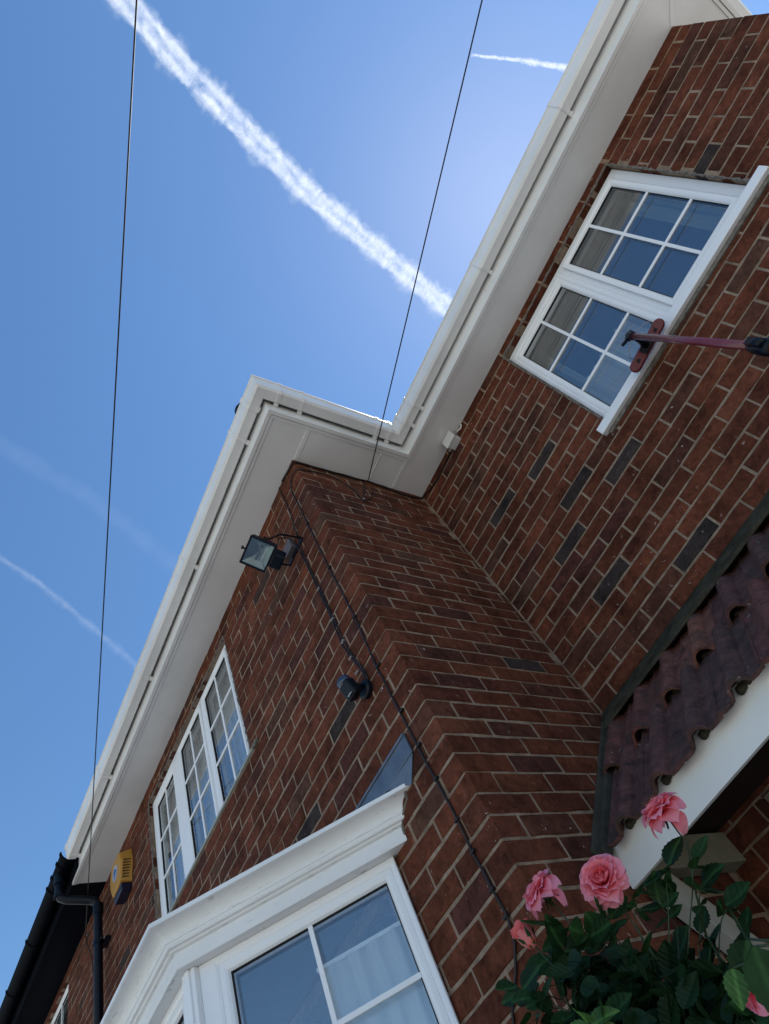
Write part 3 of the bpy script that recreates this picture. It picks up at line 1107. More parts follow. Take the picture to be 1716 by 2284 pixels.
ngut = sweep([(-12.2, YA), (-5.112, YA)], hr).obj('gutter', M_BLACK, nb)
hb_ = []
for i in range(13):
    a = math.pi * i / 12
    hb_.append((0.332 - 0.071 * math.cos(a), 3.593 - 0.071 * math.sin(a)))
hb_ += [(0.332 + 0.065 * math.cos(math.pi * i / 12), 3.596 - 0.065 * math.sin(math.pi * i / 12)) for i in range(13)]
for x, wd in ((-5.13, .03), (-5.25, .035), (-5.42, .035), (-5.56, .03), (-6.27, .03), (-7.01, .03), (-7.75, .03), (-8.5, .03)):
    sweep([(x - wd / 2, YA), (x + wd / 2, YA)], hb_).obj('gutter_bracket', M_BLACK, ngut)
dp = part('downpipe', nb)
m = MB()
pts = [(-5.34, 1.115, 3.545), (-5.34, 1.115, 3.40), (-5.338, 1.13, 3.355), (-5.325, 1.17, 3.330), (-5.285, 1.33, 3.285), (-5.275, 1.375, 3.262), (-5.27, 1.39, 3.215), (-5.27, 1.39, GZ + 0.1)]
m.tube(pts, 0.032, 16)
m.obj('pipe', M_BLKPL, dp, True)
for (a, b, r) in (((-5.34, 1.115, 3.54), (-5.34, 1.115, 3.47), .042), ((-5.34, 1.115, 3.385), (-5.34, 1.115, 3.36), .038), ((-5.27, 1.39, 3.235), (-5.27, 1.39, 3.16), .039), ((-5.27, 1.39, 1.7), (-5.27, 1.39, 1.64), .038)):
    m = MB()
    m.tube([a, b], r, 16)
    m.obj('collar', M_BLKPL, dp, bevel=0.002)
for z in (2.93, 2.05):
    m = MB()
    m.tube([(-5.27, 1.39, z), (-5.27, 1.39, z + 0.03)], 0.039, 16)
    m.box(-5.33, -5.21, 1.425, YA - 0.001, z + 0.002, z + 0.028)
    m.tube([(-5.215, 1.40, z + .015), (-5.195, 1.40, z + .015)], 0.010, 8)
    m.obj('pipe_clip', M_BLKPL, dp)
reroot(nb)
reroot(house)

# ================================================================== THINGS FIXED TO THE WALLS
# floodlight
fl = thing('floodlight', 'black square halogen floodlight on a wall bracket just below the white soffit', 'floodlight', (-1.60, YA, 2.88))
FC = Vector((-1.600, 1.2165, 2.7705))
FU = X_
FV = Vector((0, -0.123, 0.055)).normalized()
FN = FV.cross(FU)
if FN.z > 0:
    FN = -FN
m = MB()
def quad(w_, u, v, O=FC):
    return [O + FU * a + FV * b + FN * w_ for a, b in ((-u, -v), (u, -v), (u, v), (-u, v))]
L_ = [quad(0.0, .087, .073), quad(.010, .087, .073), quad(.010, .077, .063), quad(.003, .076, .062)]
vs = [p for q in L_ for p in q]
fs = [(a * 4 + k, a * 4 + (k + 1) % 4, (a + 1) * 4 + (k + 1) % 4, (a + 1) * 4 + k) for a in range(3) for k in range(4)]
m.add(vs, fs)
m.obj('front_frame', M_BLKPL, fl, bevel=0.002)
m = MB()
L_ = [quad(0.0, .086, .072), quad(-.030, .080, .060), quad(-.060, .062, .034), quad(-.070, .040, .018)]
vs = [p for q in L_ for p in q]
fs = [(a * 4 + k, a * 4 + (k + 1) % 4, (a + 1) * 4 + (k + 1) % 4, (a + 1) * 4 + k) for a in range(3) for k in range(4)] + [(12, 13, 14, 15)]
m.add(vs, fs)
for i in range(5):
    u = -0.05 + 0.025 * i
    m.obox(FC, FU, FV, FN, u - .0015, u + .0015, -.035, .035, -0.083, -0.055)
m.obj('body', M_BLKPL, fl)
m = MB()
L_ = [quad(-.001, .0765, .0625), quad(-.022, .050, .034), quad(-.034, .020, .006)]
vs = [p for q in L_ for p in q]
fs = [(a * 4 + k, a * 4 + (k + 1) % 4, (a + 1) * 4 + (k + 1) % 4, (a + 1) * 4 + k) for a in range(2) for k in range(4)] + [(8, 9, 10, 11)]
m.add(vs, fs)
m.obj('reflector', plain('brushed_reflector', (0.42, 0.46, 0.44), 0.32, 0.5, 0.1, 8, metal=0.85), fl)
m = MB(); m.tube([FC - FU * .045 - FN * .016, FC + FU * .045 - FN * .016], 0.005, 8); m.obj('lamp_tube', M_CLIP, fl, True)
m = MB(); m.obox(FC, FU, FV, FN, -.077, .077, -.063, .063, 0.0032, 0.0062); m.obj('glass', M_GLASS, fl)
m = MB(); m.tube([FC + FV * .071 + FN * .004, FC + FV * .086 + FN * .004], 0.006, 8); m.tube([FC + FV * .083 + FN * .004, FC + FV * .093 + FN * .004], 0.010, 8); m.obj('screw_knob', M_BLKPL, fl)
m = MB()
back = FC - FV * .085 - FN * .010
m.obox(back, FU, FV, FN, -.046, .040, -.052, .014, -.055, .020)
m.obj('terminal_box', M_BLKPL, fl, bevel=0.008)
m = MB()
for sx in (-1, 1):
    a = FC + FU * sx * .092 - FV * .02 - FN * .02
    m.tube([a + FV * .03, a, Vector((a.x, 1.33, 2.86)), Vector((a.x, YA - .004, 2.872))], .0055, 6)
m.box(-1.692, -1.508, YA - 0.006, YA - 0.001, 2.858, 2.886)
m.obj('mounting_bracket', M_BLKPL, fl)
m = MB(); m.box(-1.655, -1.575, YA - 0.035, YA - 0.001, 2.885, 2.965); m.obj('wall_plate', plain('dull_grey_plastic', (0.10, 0.085, 0.09), 0.6), fl, bevel=0.004)
m = MB()
m.tube([back + FU * .02 - FN * .03, Vector((-1.57, 1.36, 2.93)), Vector((-1.565, 1.43, 2.95)), Vector((-1.57, YA - .008, 2.90)), Vector((-1.562, YA - .006, 2.80))], .004, 6)
m.obj('lead_wire', M_CABLE, fl, True)
reroot(fl)

# motion sensor
ms = thing('motion_sensor', 'small black motion sensor with a swivel arm, beside the black cables on the brick wall', 'motion sensor', (-1.55, YA, 1.77))
m = MB(); m.lathe((-1.545, YA - .001, 1.752), (0, -1, 0), [(.040, 0), (.040, .018), (.030, .026)], 20); m.obj('base', M_BLKPL, ms, bevel=0.001)
m = MB(); m.tube([(-1.545, YA - .02, 1.76), (-1.548, YA - .045, 1.772), (-1.552, YA - .062, 1.79)], .012, 10); m.obj('arm', M_BLKPL, ms, True)
m = MB()
m.obox(Vector((-1.555, 1.382, 1.762)), Vector((1, 0, 0)), Vector((0, -.35, .94)), Vector((0, -.94, -.35)), -.032, .032, -.050, .030, -.028, .022)
m.obj('head', M_BLKPL, ms, bevel=0.010)
m = MB()
m.lathe((-1.560, 1.378, 1.795), (0, -.75, .66), [(.030, -.012), (.033, .004), (.030, .020), (.018, .030), (.004, .034)], 16)
m.obj('lens', plain('blue_black_lens', (0.015, 0.03, 0.06), 0.12, 0.7, 0.1), ms, True)
m = MB(); m.obox(Vector((-1.548, 1.376, 1.726)), X_, Vector((0, -.8, -.6)), Vector((0, .6, -.8)), -.011, .011, -.016, .018, 0, .004); m.obj('adjuster_label', plain('grey_label', (0.34, 0.38, 0.42), 0.4), ms)
reroot(ms)

# alarm box
al = thing('alarm_box', 'yellow burglar alarm box with a blue disc and black base under the white soffit', 'alarm box', (-4.76, YA, 3.05))
M_YEL = plain('yellow_plastic', (0.42, 0.205, 0.026), 0.4, 0.4, 0.06, 14)
hexf = [(-4.652, 3.240), (-4.625, 3.160), (-4.665, 3.030), (-4.715, 3.022), (-4.860, 3.022), (-4.905, 3.110), (-4.895, 3.200), (-4.860, 3.262), (-4.690, 3.262)]
hexb = [(-4.640, 3.262), (-4.612, 3.165), (-4.655, 3.015), (-4.70, 3.010), (-4.865, 3.010), (-4.915, 3.105), (-4.905, 3.205), (-4.870, 3.275), (-4.680, 3.275)]
m = MB()
n = len(hexf)
m.add([(x, YA - .001, z) for x, z in hexb] + [(x, YA - .078, z) for x, z in hexf] + [(x * .93 - 4.76 * .07, YA - .088, z * .93 + 3.15 * .07) for x, z in hexf],
      [(k, (k + 1) % n, n + (k + 1) % n, n + k) for k in range(n)] + [(n + k, n + (k + 1) % n, 2 * n + (k + 1) % n, 2 * n + k) for k in range(n)] + [tuple(range(2 * n, 3 * n)), tuple(range(n))[::-1]])
m.obj('cover', M_YEL, al, bevel=0.003)
M_SLOT = plain('dark_slot', (0.12, 0.06, 0.01), 0.7)
for i in range(7):
    z = 3.045 + i * 0.0185
    xe = -4.6655 + 0.0405 * min(1, (z - 3.03) / .13)
    m = MB(); m.box(xe - .004, xe + .0115, YA - .070, YA - .014, z, z + .009); m.obj('vent_slot', M_SLOT, al)
m = MB(); m.box(-4.850, -4.668, YA - .076, YA - .002, 2.958, 3.018); m.obj('base', plain('navy_plastic', (0.006, 0.008, 0.03), 0.3), al, bevel=0.008)
m = MB(); m.lathe((-4.765, YA - .088, 3.150), (0, -1, 0), [(.058, 0), (.058, .003)], 28); m.obj('badge', plain('badge_white', (0.34, 0.36, 0.42), 0.4), al)
m = MB()
for k in range(3):
    m.obox(Vector((-4.765, YA - .0915, 3.150)), Vector((math.cos(.5), 0, math.sin(.5))), Vector((-math.sin(.5), 0, math.cos(.5))), NF, -.040 + .01 * k, .040 - .01 * k, -.028 + k * .022, -.014 + k * .022, 0, .0012)
m.obj('emblem', plain('badge_blue', (0.05, 0.13, 0.38), 0.4), al)
reroot(al)

# junction box
jb = thing('junction_box', 'small white plastic junction box tucked under the white soffit', 'junction box', (-0.83, YC, 3.38))
m = MB(); m.box(-0.885, -0.795, YC - .062, YC - .001, 3.352, 3.428); m.obj('box', M_BOXW, jb, bevel=0.006)
m = MB(); m.box(-0.889, -0.791, YC - .072, YC - .0625, 3.348, 3.432); m.obj('lid', M_BOXW, jb, bevel=0.004)
m = MB(); m.tube([(-0.886, YC - .03, 3.372), (-0.906, YC - .03, 3.366)], .010, 10); m.tube([(-0.794, YC - .03, 3.40), (-0.775, YC - .03, 3.402)], .012, 10); m.obj('cable_gland', M_CLIP, jb)
m = MB(); m.tube([(-0.776, YC - .03, 3.402), (-0.745, YC - .02, 3.395), (-0.728, YC - .012, 3.412), (-0.722, YC - .01, 3.444)], .0055, 8); m.obj('conduit', M_BOXW, jb, True)
reroot(jb)

# lantern at the bottom edge
ln = thing('wall_lantern', 'small silver metal lantern mostly hidden behind the rose leaves at the wall', 'wall light', (-1.42, YA, 0.40))
m = MB(); m.lathe((-1.44, YA - .075, 0.30), (0, 0, 1), [(.036, 0), (.036, .15), (.042, .155), (.042, .165), (.012, .172)], 18); m.obj('body', M_STEEL, ln, True)
m = MB(); m.box(-1.465, -1.415, YA - .05, YA - .001, .34, .40); m.obj('wall_mount', M_STEEL, ln, bevel=.003)
reroot(ln)

# small dark fitting beyond the gutter corner
vf = thing('vent_cowl', 'small round black fitting peeping out from behind the corner of the white gutter', 'vent cap', (-1.14, 1.16, 3.60))
m = MB(); m.lathe((-1.160, 1.150, 3.615), (0, 0, 1), [(.012, -.02), (.012, .02), (.055, .03), (.062, .045), (.050, .07), (.02, .085)], 20); m.obj('cap', M_BLKPL, vf, True)
m = MB(); m.tube([(-1.160, 1.150, 3.60), (-1.162, 1.20, 3.63)], .01, 8); m.obj('stem', M_BLKPL, vf)
reroot(vf)

# ---- cables
def wob(pts, s, step=0.05, amp=0.002):
    rg = random.Random(s)
    out = []
    for a, b in zip(pts, pts[1:]):
        a, b = Vector(a), Vector(b)
        n = max(1, int((b - a).length / step))
        for i in range(n):
            t = i / n
            out.append(a.lerp(b, t) + Vector((rg.uniform(-amp, amp), rg.uniform(0, 0), rg.uniform(-amp, amp) * .3)))
    out.append(Vector(pts[-1]))
    return out
ya, xb = YA - .006, XB + .006
c2 = thing('wall_cable', 'long black cable clipped down the brick wall near the corner to behind the roses', 'cable', (-1.42, ya, 0.5))
m = MB()
m.tube(wob([(xb, 1.838, 3.10), (xb, 1.828, 3.20), (xb, 1.79, 3.275), (xb, 1.70, 3.335), (xb, 1.60, 3.338), (xb, 1.50, 3.315), (XB + .003, 1.462, 3.31), (-1.345, ya, 3.335), (-1.385, ya, 3.320), (-1.415, ya, 3.24), (-1.418, ya, 2.9), (-1.425, ya, 2.45), (-1.418, ya, 2.07), (-1.435, ya, 1.758), (-1.430, ya, 1.5), (-1.427, ya, 1.344), (-1.424, ya, 1.2), (-1.417, ya, 1.04), (-1.422, ya, .93), (-1.418, ya, .81), (-1.413, ya, .73), (-1.435, ya, .67), (-1.48, ya, .62), (-1.56, ya, .56), (-1.60, ya, .50), (-1.61, ya, -.5), (-1.61, ya, GZ + .05)], 1), 0.0042, 6)
m.obj('cable', M_CABLE, c2, True)
for z in (2.88, 2.46, 2.07, 1.76, 1.51, 1.345, 1.20, 1.04, .93, .81, .73):
    m = MB(); m.obox(Vector((-1.420, YA, z)), X_, UP, NF, -.010, .012, -.004, .004, .001, .013); m.obj('cable_clip', M_CABLE, c2, bevel=.001)
reroot(c2)
c1 = thing('sensor_cable', 'pair of thin black cables running down from the soffit to the motion sensor', 'cable', (-1.55, ya, 1.8))
m = MB()
m.tube(wob([(-1.500, ya, 3.443), (-1.497, ya, 3.30), (-1.505, ya, 3.13), (-1.550, ya, 2.79), (-1.545, ya, 2.46), (-1.547, ya, 2.22), (-1.545, ya, 2.0), (-1.515, ya, 1.85), (-1.508, ya, 1.80), (-1.512, ya, 1.765)], 2), 0.0038, 6)
m.obj('cable', M_CABLE, c1, True)
m = MB()
m.tube(wob([(-1.570, ya, 2.90), (-1.560, ya, 2.70), (-1.557, ya, 2.46), (-1.560, ya, 2.22), (-1.568, ya, 2.05), (-1.540, ya, 1.90), (-1.524, ya, 1.84), (-1.520, ya, 1.77)], 3), 0.0036, 6)
m.obj('cable', M_CABLE, c1, True)
for z in (2.46, 2.22, 2.06, 1.95, 1.86):
    m = MB(); m.obox(Vector((-1.553, YA, z)), X_, UP, NF, -.012, .012, -.004, .004, .001, .012); m.obj('cable_clip', M_CLIP, c1, bevel=.001)
reroot(c1)
yc = YC - .006
c3 = thing('eaves_cable', 'black cable looping along the brickwork under the soffit from the white junction box', 'cable', (-1.03, yc, 3.38))
m = MB()
m.tube(wob([(-0.905, YC - .03, 3.366), (-0.935, yc, 3.385), (-1.03, yc, 3.378), (-1.10, yc, 3.372), (-1.206, yc, 3.390), (-1.285, yc, 3.425), (xb, 2.44, 3.41), (xb, 2.36, 3.376), (xb, 2.244, 3.37), (xb, 2.13, 3.40), (xb, 2.016, 3.425), (xb, 1.86, 3.415), (xb, 1.6, 3.41), (xb, 1.478, 3.405), (XB + .004, 1.461, 3.405), (-1.33, ya, 3.41), (-1.45, ya, 3.435)], 4), 0.006, 6)
m.obj('cable', M_CABLE, c3, True)
reroot(c3)

# ---- overhead telephone wires
def drop(name, label, E_, T, sag, extra=None, hook=None):
    t = thing(name, label, 'overhead wire', E_, 'overhead wires from the house')
    E_, T = Vector(E_), Vector(T)
    pts = []
    for i in range(61):
        s = (i / 60) ** 1.8
        p = E_.lerp(T, s)
        p.z -= sag * 4 * s * (1 - s)
        pts.append(p)
    m = MB()
    m.tube(pts, 0.0036, 6)
    m.obj('wire', M_CABLE, t, True)
    if extra:
        m = MB(); m.tube(extra, 0.0035, 6); m.obj('wire_tail', M_CABLE, t, True)
    if hook:
        m = MB(); m.lathe(hook, (0, -1, 0) if hook[0] < -3 else (1, 0, 0), [(.010, 0), (.010, .02), (.005, .022), (.005, .05)], 10); m.obj('anchor_eye', M_STEEL, t)
    reroot(t)
TD = Vector((0.9738, -0.2160, 0.0690)).normalized()
drop('telephone_wire', 'thin black overhead wire crossing the blue sky on the left', (-5.82, YA - .03, 3.33), TD * 46, 0.35,
     [(-5.82, YA - .03, 3.33), (-5.83, YA - .012, 3.25), (-5.72, YA - .008, 3.10), (-5.65, YA - .008, 2.9)], (-5.82, YA, 3.33))
drop('telephone_wire', 'thin black overhead wire meeting the soffit at the inner brick corner', (XB + .03, 1.985, 3.40), TD * 46, 0.35,
     [(XB + .03, 1.985, 3.40), (XB + .02, 1.95, 3.36), (XB + .012, 1.90, 3.25), (XB + .008, 1.86, 3.12), (XB + .008, 1.838, 3.09), (XB + .012, 1.86, 3.10), (XB + .012, 1.95, 3.2), (XB + .012, 2.0, 3.33)], (XB, 1.838, 3.095))

# ================================================================== CLEANING BRUSH ON ITS POLE
br = thing('window_cleaning_brush', 'dark red water fed brush on a long pole resting on the upper window', 'cleaning brush', (0.54, 0.48, GZ))
M_RED = plain('dark_red_plastic', (0.12, 0.008, 0.016), 0.3, 0.5, 0.1, 20)
M_POLE = plain('maroon_lacquered_pole', (0.17, 0.028, 0.04), 0.22, 0.6, 0.12, 20)
tip = Vector((0.166, 2.180, 2.215))
pd = (Vector((0.244, 1.815, 1.392)) - tip).normalized()
def along(t):
    return tip + pd * t
hA, hB = Vector((0.033, 2.385, 2.300)), Vector((0.296, 2.385, 2.322))
hu = (hB - hA).normalized()
hn = Vector((0, -0.80, -0.60))          # back of the head faces down and out
hv = hn.cross(hu).normalized()
hc = (hA + hB) / 2 + hn * 0.012
m = MB()
prof = []
nseg = 10
for side in (0, 1):
    for i in range(nseg + 1):
        a = -math.pi / 2 + math.pi * i / nseg + (math.pi if side else 0)
        prof.append(((1 if not side else -1) * 0.105 + 0.026 * math.cos(a), 0.026 * math.sin(a)))
n = len(prof)
vs = [hc + hu * u + hv * v + hn * 0.0 for u, v in prof] + [hc + hu * u + hv * v + hn * 0.018 for u, v in prof] + [hc + hu * (u * .96) + hv * (v * .8) + hn * 0.024 for u, v in prof]
m.add(vs, [(k, (k + 1) % n, n + (k + 1) % n, n + k) for k in range(n)] + [(n + k, n + (k + 1) % n, 2 * n + (k + 1) % n, 2 * n + k) for k in range(n)] + [tuple(range(2 * n, 3 * n)), tuple(range(n))[::-1]])
m.obj('brush_head', M_RED, br, bevel=.0015)
for u in (-0.075, 0.075):
    m = MB()
    m.obox(hc, hu, hv, hn, u - .009, u + .009, -.007, .007, .0235, .0265)
    m.obj('nozzle', M_BLKPL, br)
m = MB()
rg = random.Random(9)
for i in range(330):
    u, v = rg.uniform(-.125, .125), rg.uniform(-.023, .023)
    a = hc + hu * u + hv * v
    b = a - hn * rg.uniform(.030, .036) + hu * rg.uniform(-.006, .006) + hv * rg.uniform(-.008, .008)
    m.tube([a, b], .0011, 3, False)
o = m.obj('bristles', plain('pale_bristles', (0.35, 0.33, 0.32), 0.7), br)
o['kind'] = 'stuff'
m = MB()
m.obox(hc, hu, hv, hn, -.035, .035, -.020, .020, .0245, .040)
m.obj('socket_plate', M_BLKPL, br, bevel=.004)
m = MB()
neck = [hc + hn * .035, hc + hn * .075 + Vector((0, 0, .03)), along(0.02) + Vector((-.005, .012, -.01)), along(-0.02)]
m.tube(neck, [.017, .014, .014, .015], 10)
m.obj('swivel_neck', M_BLKPL, br, True)
m = MB()
m.tube([along(-0.05), along(0.0)], .019, 12)
m.obox(along(-0.03), hu, pd, hu.cross(pd), -.024, .022, -.022, .0, -.012, .012)
m.tube([along(-0.045) + Vector((-.022, 0, 0)), along(-0.045) + Vector((-.05, .004, .012))], .008, 8)
m.obj('end_fitting', M_BLKPL, br, bevel=.002)
m = MB(); m.tube([along(0.0), along(0.93)], .0145, 20); m.obj('pole_section', M_POLE, br, True)
m = MB(); m.tube([along(0.90), along(0.925), along(0.97), along(1.02)], [.018, .024, .027, .025], 16)
m.obox(along(0.965), X_, pd, X_.cross(pd), -.012, .012, -.035, .035, -.042, -.02)
m.obj('pole_clamp', M_BLKPL, br, True)
m = MB(); m.tube([along(0.99), along(4.55)], .021, 20); m.obj('pole_section', plain('red_brown_pole', (0.22, 0.045, 0.03), 0.25), br, True)
for ph in (0, 1):
    m = MB()
    a = hc + hu * (-.075 + .15 * ph) + hn * .026
    mid = (a + along(-.01)) / 2 + hn * .05 + hu * (.05 * (1 if ph else -1))
    m.tube([a, a.lerp(mid, .5) + hn * .02, mid, mid.lerp(along(-.03), .6) + hn * .01, along(-.03)], .0018, 6)
    m.obj('jet_hose', plain('clear_hose', (0.35, 0.33, 0.33), 0.3), br, True)
reroot(br)

# ================================================================== ROSES
def leaf_material(name, lo, hi, gloss=0.42):
    m, n, l, b = new_mat(name)
    tc = opos(n)
    oi = n.new('ShaderNodeObjectInfo')
    f = noise(n, l, tc, 60, 4, 0.6)
    c = mix(n, l, oi.outputs['Random'], lo, hi)
    c = mix(n, l, 1.0, c, ramp(n, l, f, [(0.3, 0.8), (0.7, 1.15)]), 'MULTIPLY')
    sx = n.new('ShaderNodeSeparateXYZ')
    l.new(tc, sx.inputs[0])
    rib = math_(n, l, 'ABSOLUTE', sx.outputs[0])
    rc = ramp(n, l, rib, [(0.0, 1.0), (0.0012, 0.0)])
    c = mix(n, l, rc, c, tuple(min(1, x * 1.8) for x in hi))
    l.new(c, b.inputs['Base Color'])
    b.inputs['Roughness'].default_value = gloss
    b.inputs['Specular IOR Level'].default_value = 0.18
    wv = n.new('ShaderNodeTexWave')
    wv.bands_direction = 'DIAGONAL'
    wv.inputs['Scale'].default_value = 60
    wv.inputs['Distortion'].default_value = 1.5
    l.new(tc, wv.inputs['Vector'])
    bump(n, l, b, wv.outputs['Fac'], 0.5, 0.001)
    t = n.new('ShaderNodeBsdfTranslucent')
    l.new(mix(n, l, 1.0, c, (0.9, 1.3, 0.5), 'MULTIPLY'), t.inputs['Color'])
    x = n.new('ShaderNodeMixShader')
    x.inputs[0].default_value = 0.22
    l.new(b.outputs[0], x.inputs[1])
    l.new(t.outputs[0], x.inputs[2])
    l.new(x.outputs[0], n['Material Output'].inputs['Surface'])
    return m
M_LEAF = leaf_material('rose_leaf', (0.009, 0.028, 0.010), (0.020, 0.056, 0.018), 0.55)
M_LEAFY = leaf_material('young_rose_leaf', (0.060, 0.130, 0.030), (0.075, 0.150, 0.036))
M_STEM = plain('rose_stem', (0.030, 0.055, 0.022), 0.5, 0.4, 0.35, 25)
M_CANE = plain('rose_cane', (0.05, 0.05, 0.025), 0.6, 0.3, 0.4, 20)

def leaf_mesh(seed, L, W, mat):
    rg = random.Random(seed)
    nu, nv = 3, 14
    fold = rg.uniform(0.15, 0.45)
    curl = rg.uniform(-0.25, 0.35)
    vs, fs = [], []
    for j in range(nv + 1):
        t = j / nv
        half = W * 0.5 * (math.sin(math.pi * min(1, t ** 0.80)) ** 0.80) * (1 - 0.12 * t) if 0 < t < 1 else 0.0004
        ser = 1.0 + (0.09 if j % 2 else -0.05)
        for i in range(-nu, nu + 1):
            s = i / nu
            x = s * half * (ser if abs(i) == nu else 1)
            z = abs(s) * half * fold + curl * L * (t - 0.5) ** 2 - 0.06 * L * math.sin(t * 9 + i) * 0.15
            vs.append((x, t * L, z))
    m_ = 2 * nu + 1
    for j in range(nv):
        for i in range(m_ - 1):
            a = j * m_ + i
            fs.append((a, a + 1, a + m_ + 1, a + m_))
    me = bpy.data.meshes.new('leaf')
    me.from_pydata(vs, [], fs)
    me.materials.append(mat)
    me.polygons.foreach_set('use_smooth', [True] * len(fs))
    return me
LEAVES = [leaf_mesh(i, 0.05, 0.034, M_LEAF) for i in range(7)]
LEAVES_Y = [leaf_mesh(50 + i, 0.05, 0.033, M_LEAFY) for i in range(3)]

def orient(p, d, up, scale=1.0):
    """matrix: local +Y along d, local +Z near up"""
    d = d.normalized()
    x = d.cross(up)
    if x.length < 1e-4:
        x = d.orthogonal()
    x.normalize()
    z = x.cross(d)
    M = Matrix((x * scale, d * scale, z * scale)).transposed().to_4x4()
    M.translation = p
    return M

def compound_leaf(root, p, d, rg, size=1.0, young=False, nleaf=5, stems=None, count=[0]):
    """a petiole from p along d, with leaflets; the leaflets droop"""
    d = d.normalized()
    side = d.cross(UP)
    if side.length < 0.1:
        side = d.orthogonal()
    side.normalize()
    Lp = 0.055 * size
    end = p + d * Lp + Vector((0, 0, -0.008))
    stems.append(([p, p.lerp(end, .5) + Vector((0, 0, .004)), end], 0.0012))
    pool = LEAVES_Y if young else LEAVES
    spots = [(1.0, d + Vector((0, 0, -.35)), 1.15)]
    if nleaf >= 3:
        spots += [(0.78, d * .25 + side, .95), (0.78, d * .25 - side, .95)]
    if nleaf >= 5:
        spots += [(0.35, d * .1 + side, .72), (0.35, d * .1 - side, .72)]
    for t, dd, s in spots:
        q = p.lerp(end, t)
        dd = dd + Vector((rg.uniform(-.25, .25), rg.uniform(-.25, .25), rg.uniform(-.45, .1)))
        n_ = (UP * .5 + Vector((.3, -.6, 0)) + Vector((rg.uniform(-.6, .6), rg.uniform(-.6, .4), rg.uniform(-.3, .4)))).normalized()
        o = mesh_obj('leaf', rg.choice(pool), root)
        o.matrix_local = orient(q, dd, n_, size * s * rg.uniform(.85, 1.15))
        count[0] += 1
    return count[0]

def petal_mesh(seed, L, W, curl, cup, mat, tipc=0.25):
    rg = random.Random(seed)
    nu, nv = 6, 7
    vs, fs = [], []
    w1, w2 = rg.uniform(0, 6), rg.uniform(0, 6)
    tt = (0.0, 0.18, 0.36, 0.54, 0.69, 0.81, 0.90, 0.96, 1.0)
    nv = 8
    for j in range(nv + 1):
        t = tt[j]
        half = 1.2 * W * 0.5 * (0.30 + 0.70 * math.sin(min(1.0, t * 1.10) * math.pi * 0.56) ** 1.0)
        if t > 0.66:
            half *= math.sqrt(max(0.0, 1 - ((t - 0.66) / 0.352) ** 2))
        for i in range(nu + 1):
            s = 2 * i / nu - 1
            # y: along the petal; z: normal
            ang = curl * (t ** 2.2)
            y = L * t * math.cos(ang * .6) + (0.03 * L * math.cos(2.2 * s + w1) * t)
            z = -L * t * math.sin(ang * .6) + cup * half * (s * s) * (1.1 - .5 * t)
            z += 0.06 * L * math.sin(3 * s + w1) * t * t + 0.035 * L * math.sin(6 * s + w2) * t ** 3
            z -= 0.55 * tipc * L * max(0, t - .75) ** 1.2 * (1 + .5 * math.sin(2.5 * s + w2))
            vs.append((s * half, y, z))
    m_ = nu + 1
    for j in range(nv):
        for i in range(nu):
            a = j * m_ + i
            fs.append((a, a + 1, a + m_ + 1, a + m_))
    me = bpy.data.meshes.new('petal')
    me.from_pydata(vs, [], fs)
    me.materials.append(mat)
    me.polygons.foreach_set('use_smooth', [True] * len(fs))
    return me

def petal_material(name, base, tipc, deep):
    m, n, l, b = new_mat(name)
    tc = opos(n)
    sx = n.new('ShaderNodeSeparateXYZ')
    l.new(tc, sx.inputs[0])
    t = math_(n, l, 'MULTIPLY', sx.outputs[1], 1 / 0.042)
    c = ramp(n, l, t, [(0.05, deep), (0.50, base), (0.95, tipc)])
    vein = n.new('ShaderNodeTexNoise')
    mp = n.new('ShaderNodeMapping')
    mp.inputs['Scale'].default_value = (420, 40, 40)
    l.new(tc, mp.inputs['Vector'])
    vf_ = noise(n, l, mp.outputs[0], 1, 3, .6)
    c = mix(n, l, 1.0, c, ramp(n, l, vf_, [(0.3, 0.9), (0.7, 1.06)]), 'MULTIPLY')
    l.new(c, b.inputs['Base Color'])
    b.inputs['Roughness'].default_value = 0.6
    b.inputs['Specular IOR Level'].default_value = 0.25
    tr = n.new('ShaderNodeBsdfTranslucent')
    l.new(mix(n, l, 1.0, c, (1.0, 0.75, 0.75), 'MULTIPLY'), tr.inputs['Color'])
    x = n.new('ShaderNodeMixShader')
    x.inputs[0].default_value = 0.42
    l.new(b.outputs[0], x.inputs[1])
    l.new(tr.outputs[0], x.inputs[2])
    l.new(x.outputs[0], n['Material Output'].inputs['Surface'])
    return m
M_PET = petal_material('rose_petal', (0.93, 0.20, 0.25), (0.95, 0.42, 0.52), (0.90, 0.10, 0.04))
M_PET2 = petal_material('rose_petal_pale', (0.90, 0.22, 0.29), (0.93, 0.42, 0.54), (0.86, 0.12, 0.10))
M_BUDP = petal_material('rose_bud_petal', (0.80, 0.13, 0.13), (0.85, 0.27, 0.27), (0.75, 0.12, 0.08))
def petal_set(mat, base):
    return [[petal_mesh(base + r * 10 + k, L, W, cu, cp, mat, tc_) for k in range(3)]
            for r, (L, W, cu, cp, tc_) in enumerate(((.022, .020, -.4, 1.1, 0.0), (.029, .026, -.15, .9, .1), (.036, .034, .25, .7, .3), (.041, .040, .6, .5, .6), (.043, .043, 1.0, .35, .8)))]
PS1, PS2 = petal_set(M_PET, 500), petal_set(M_PET2, 700)

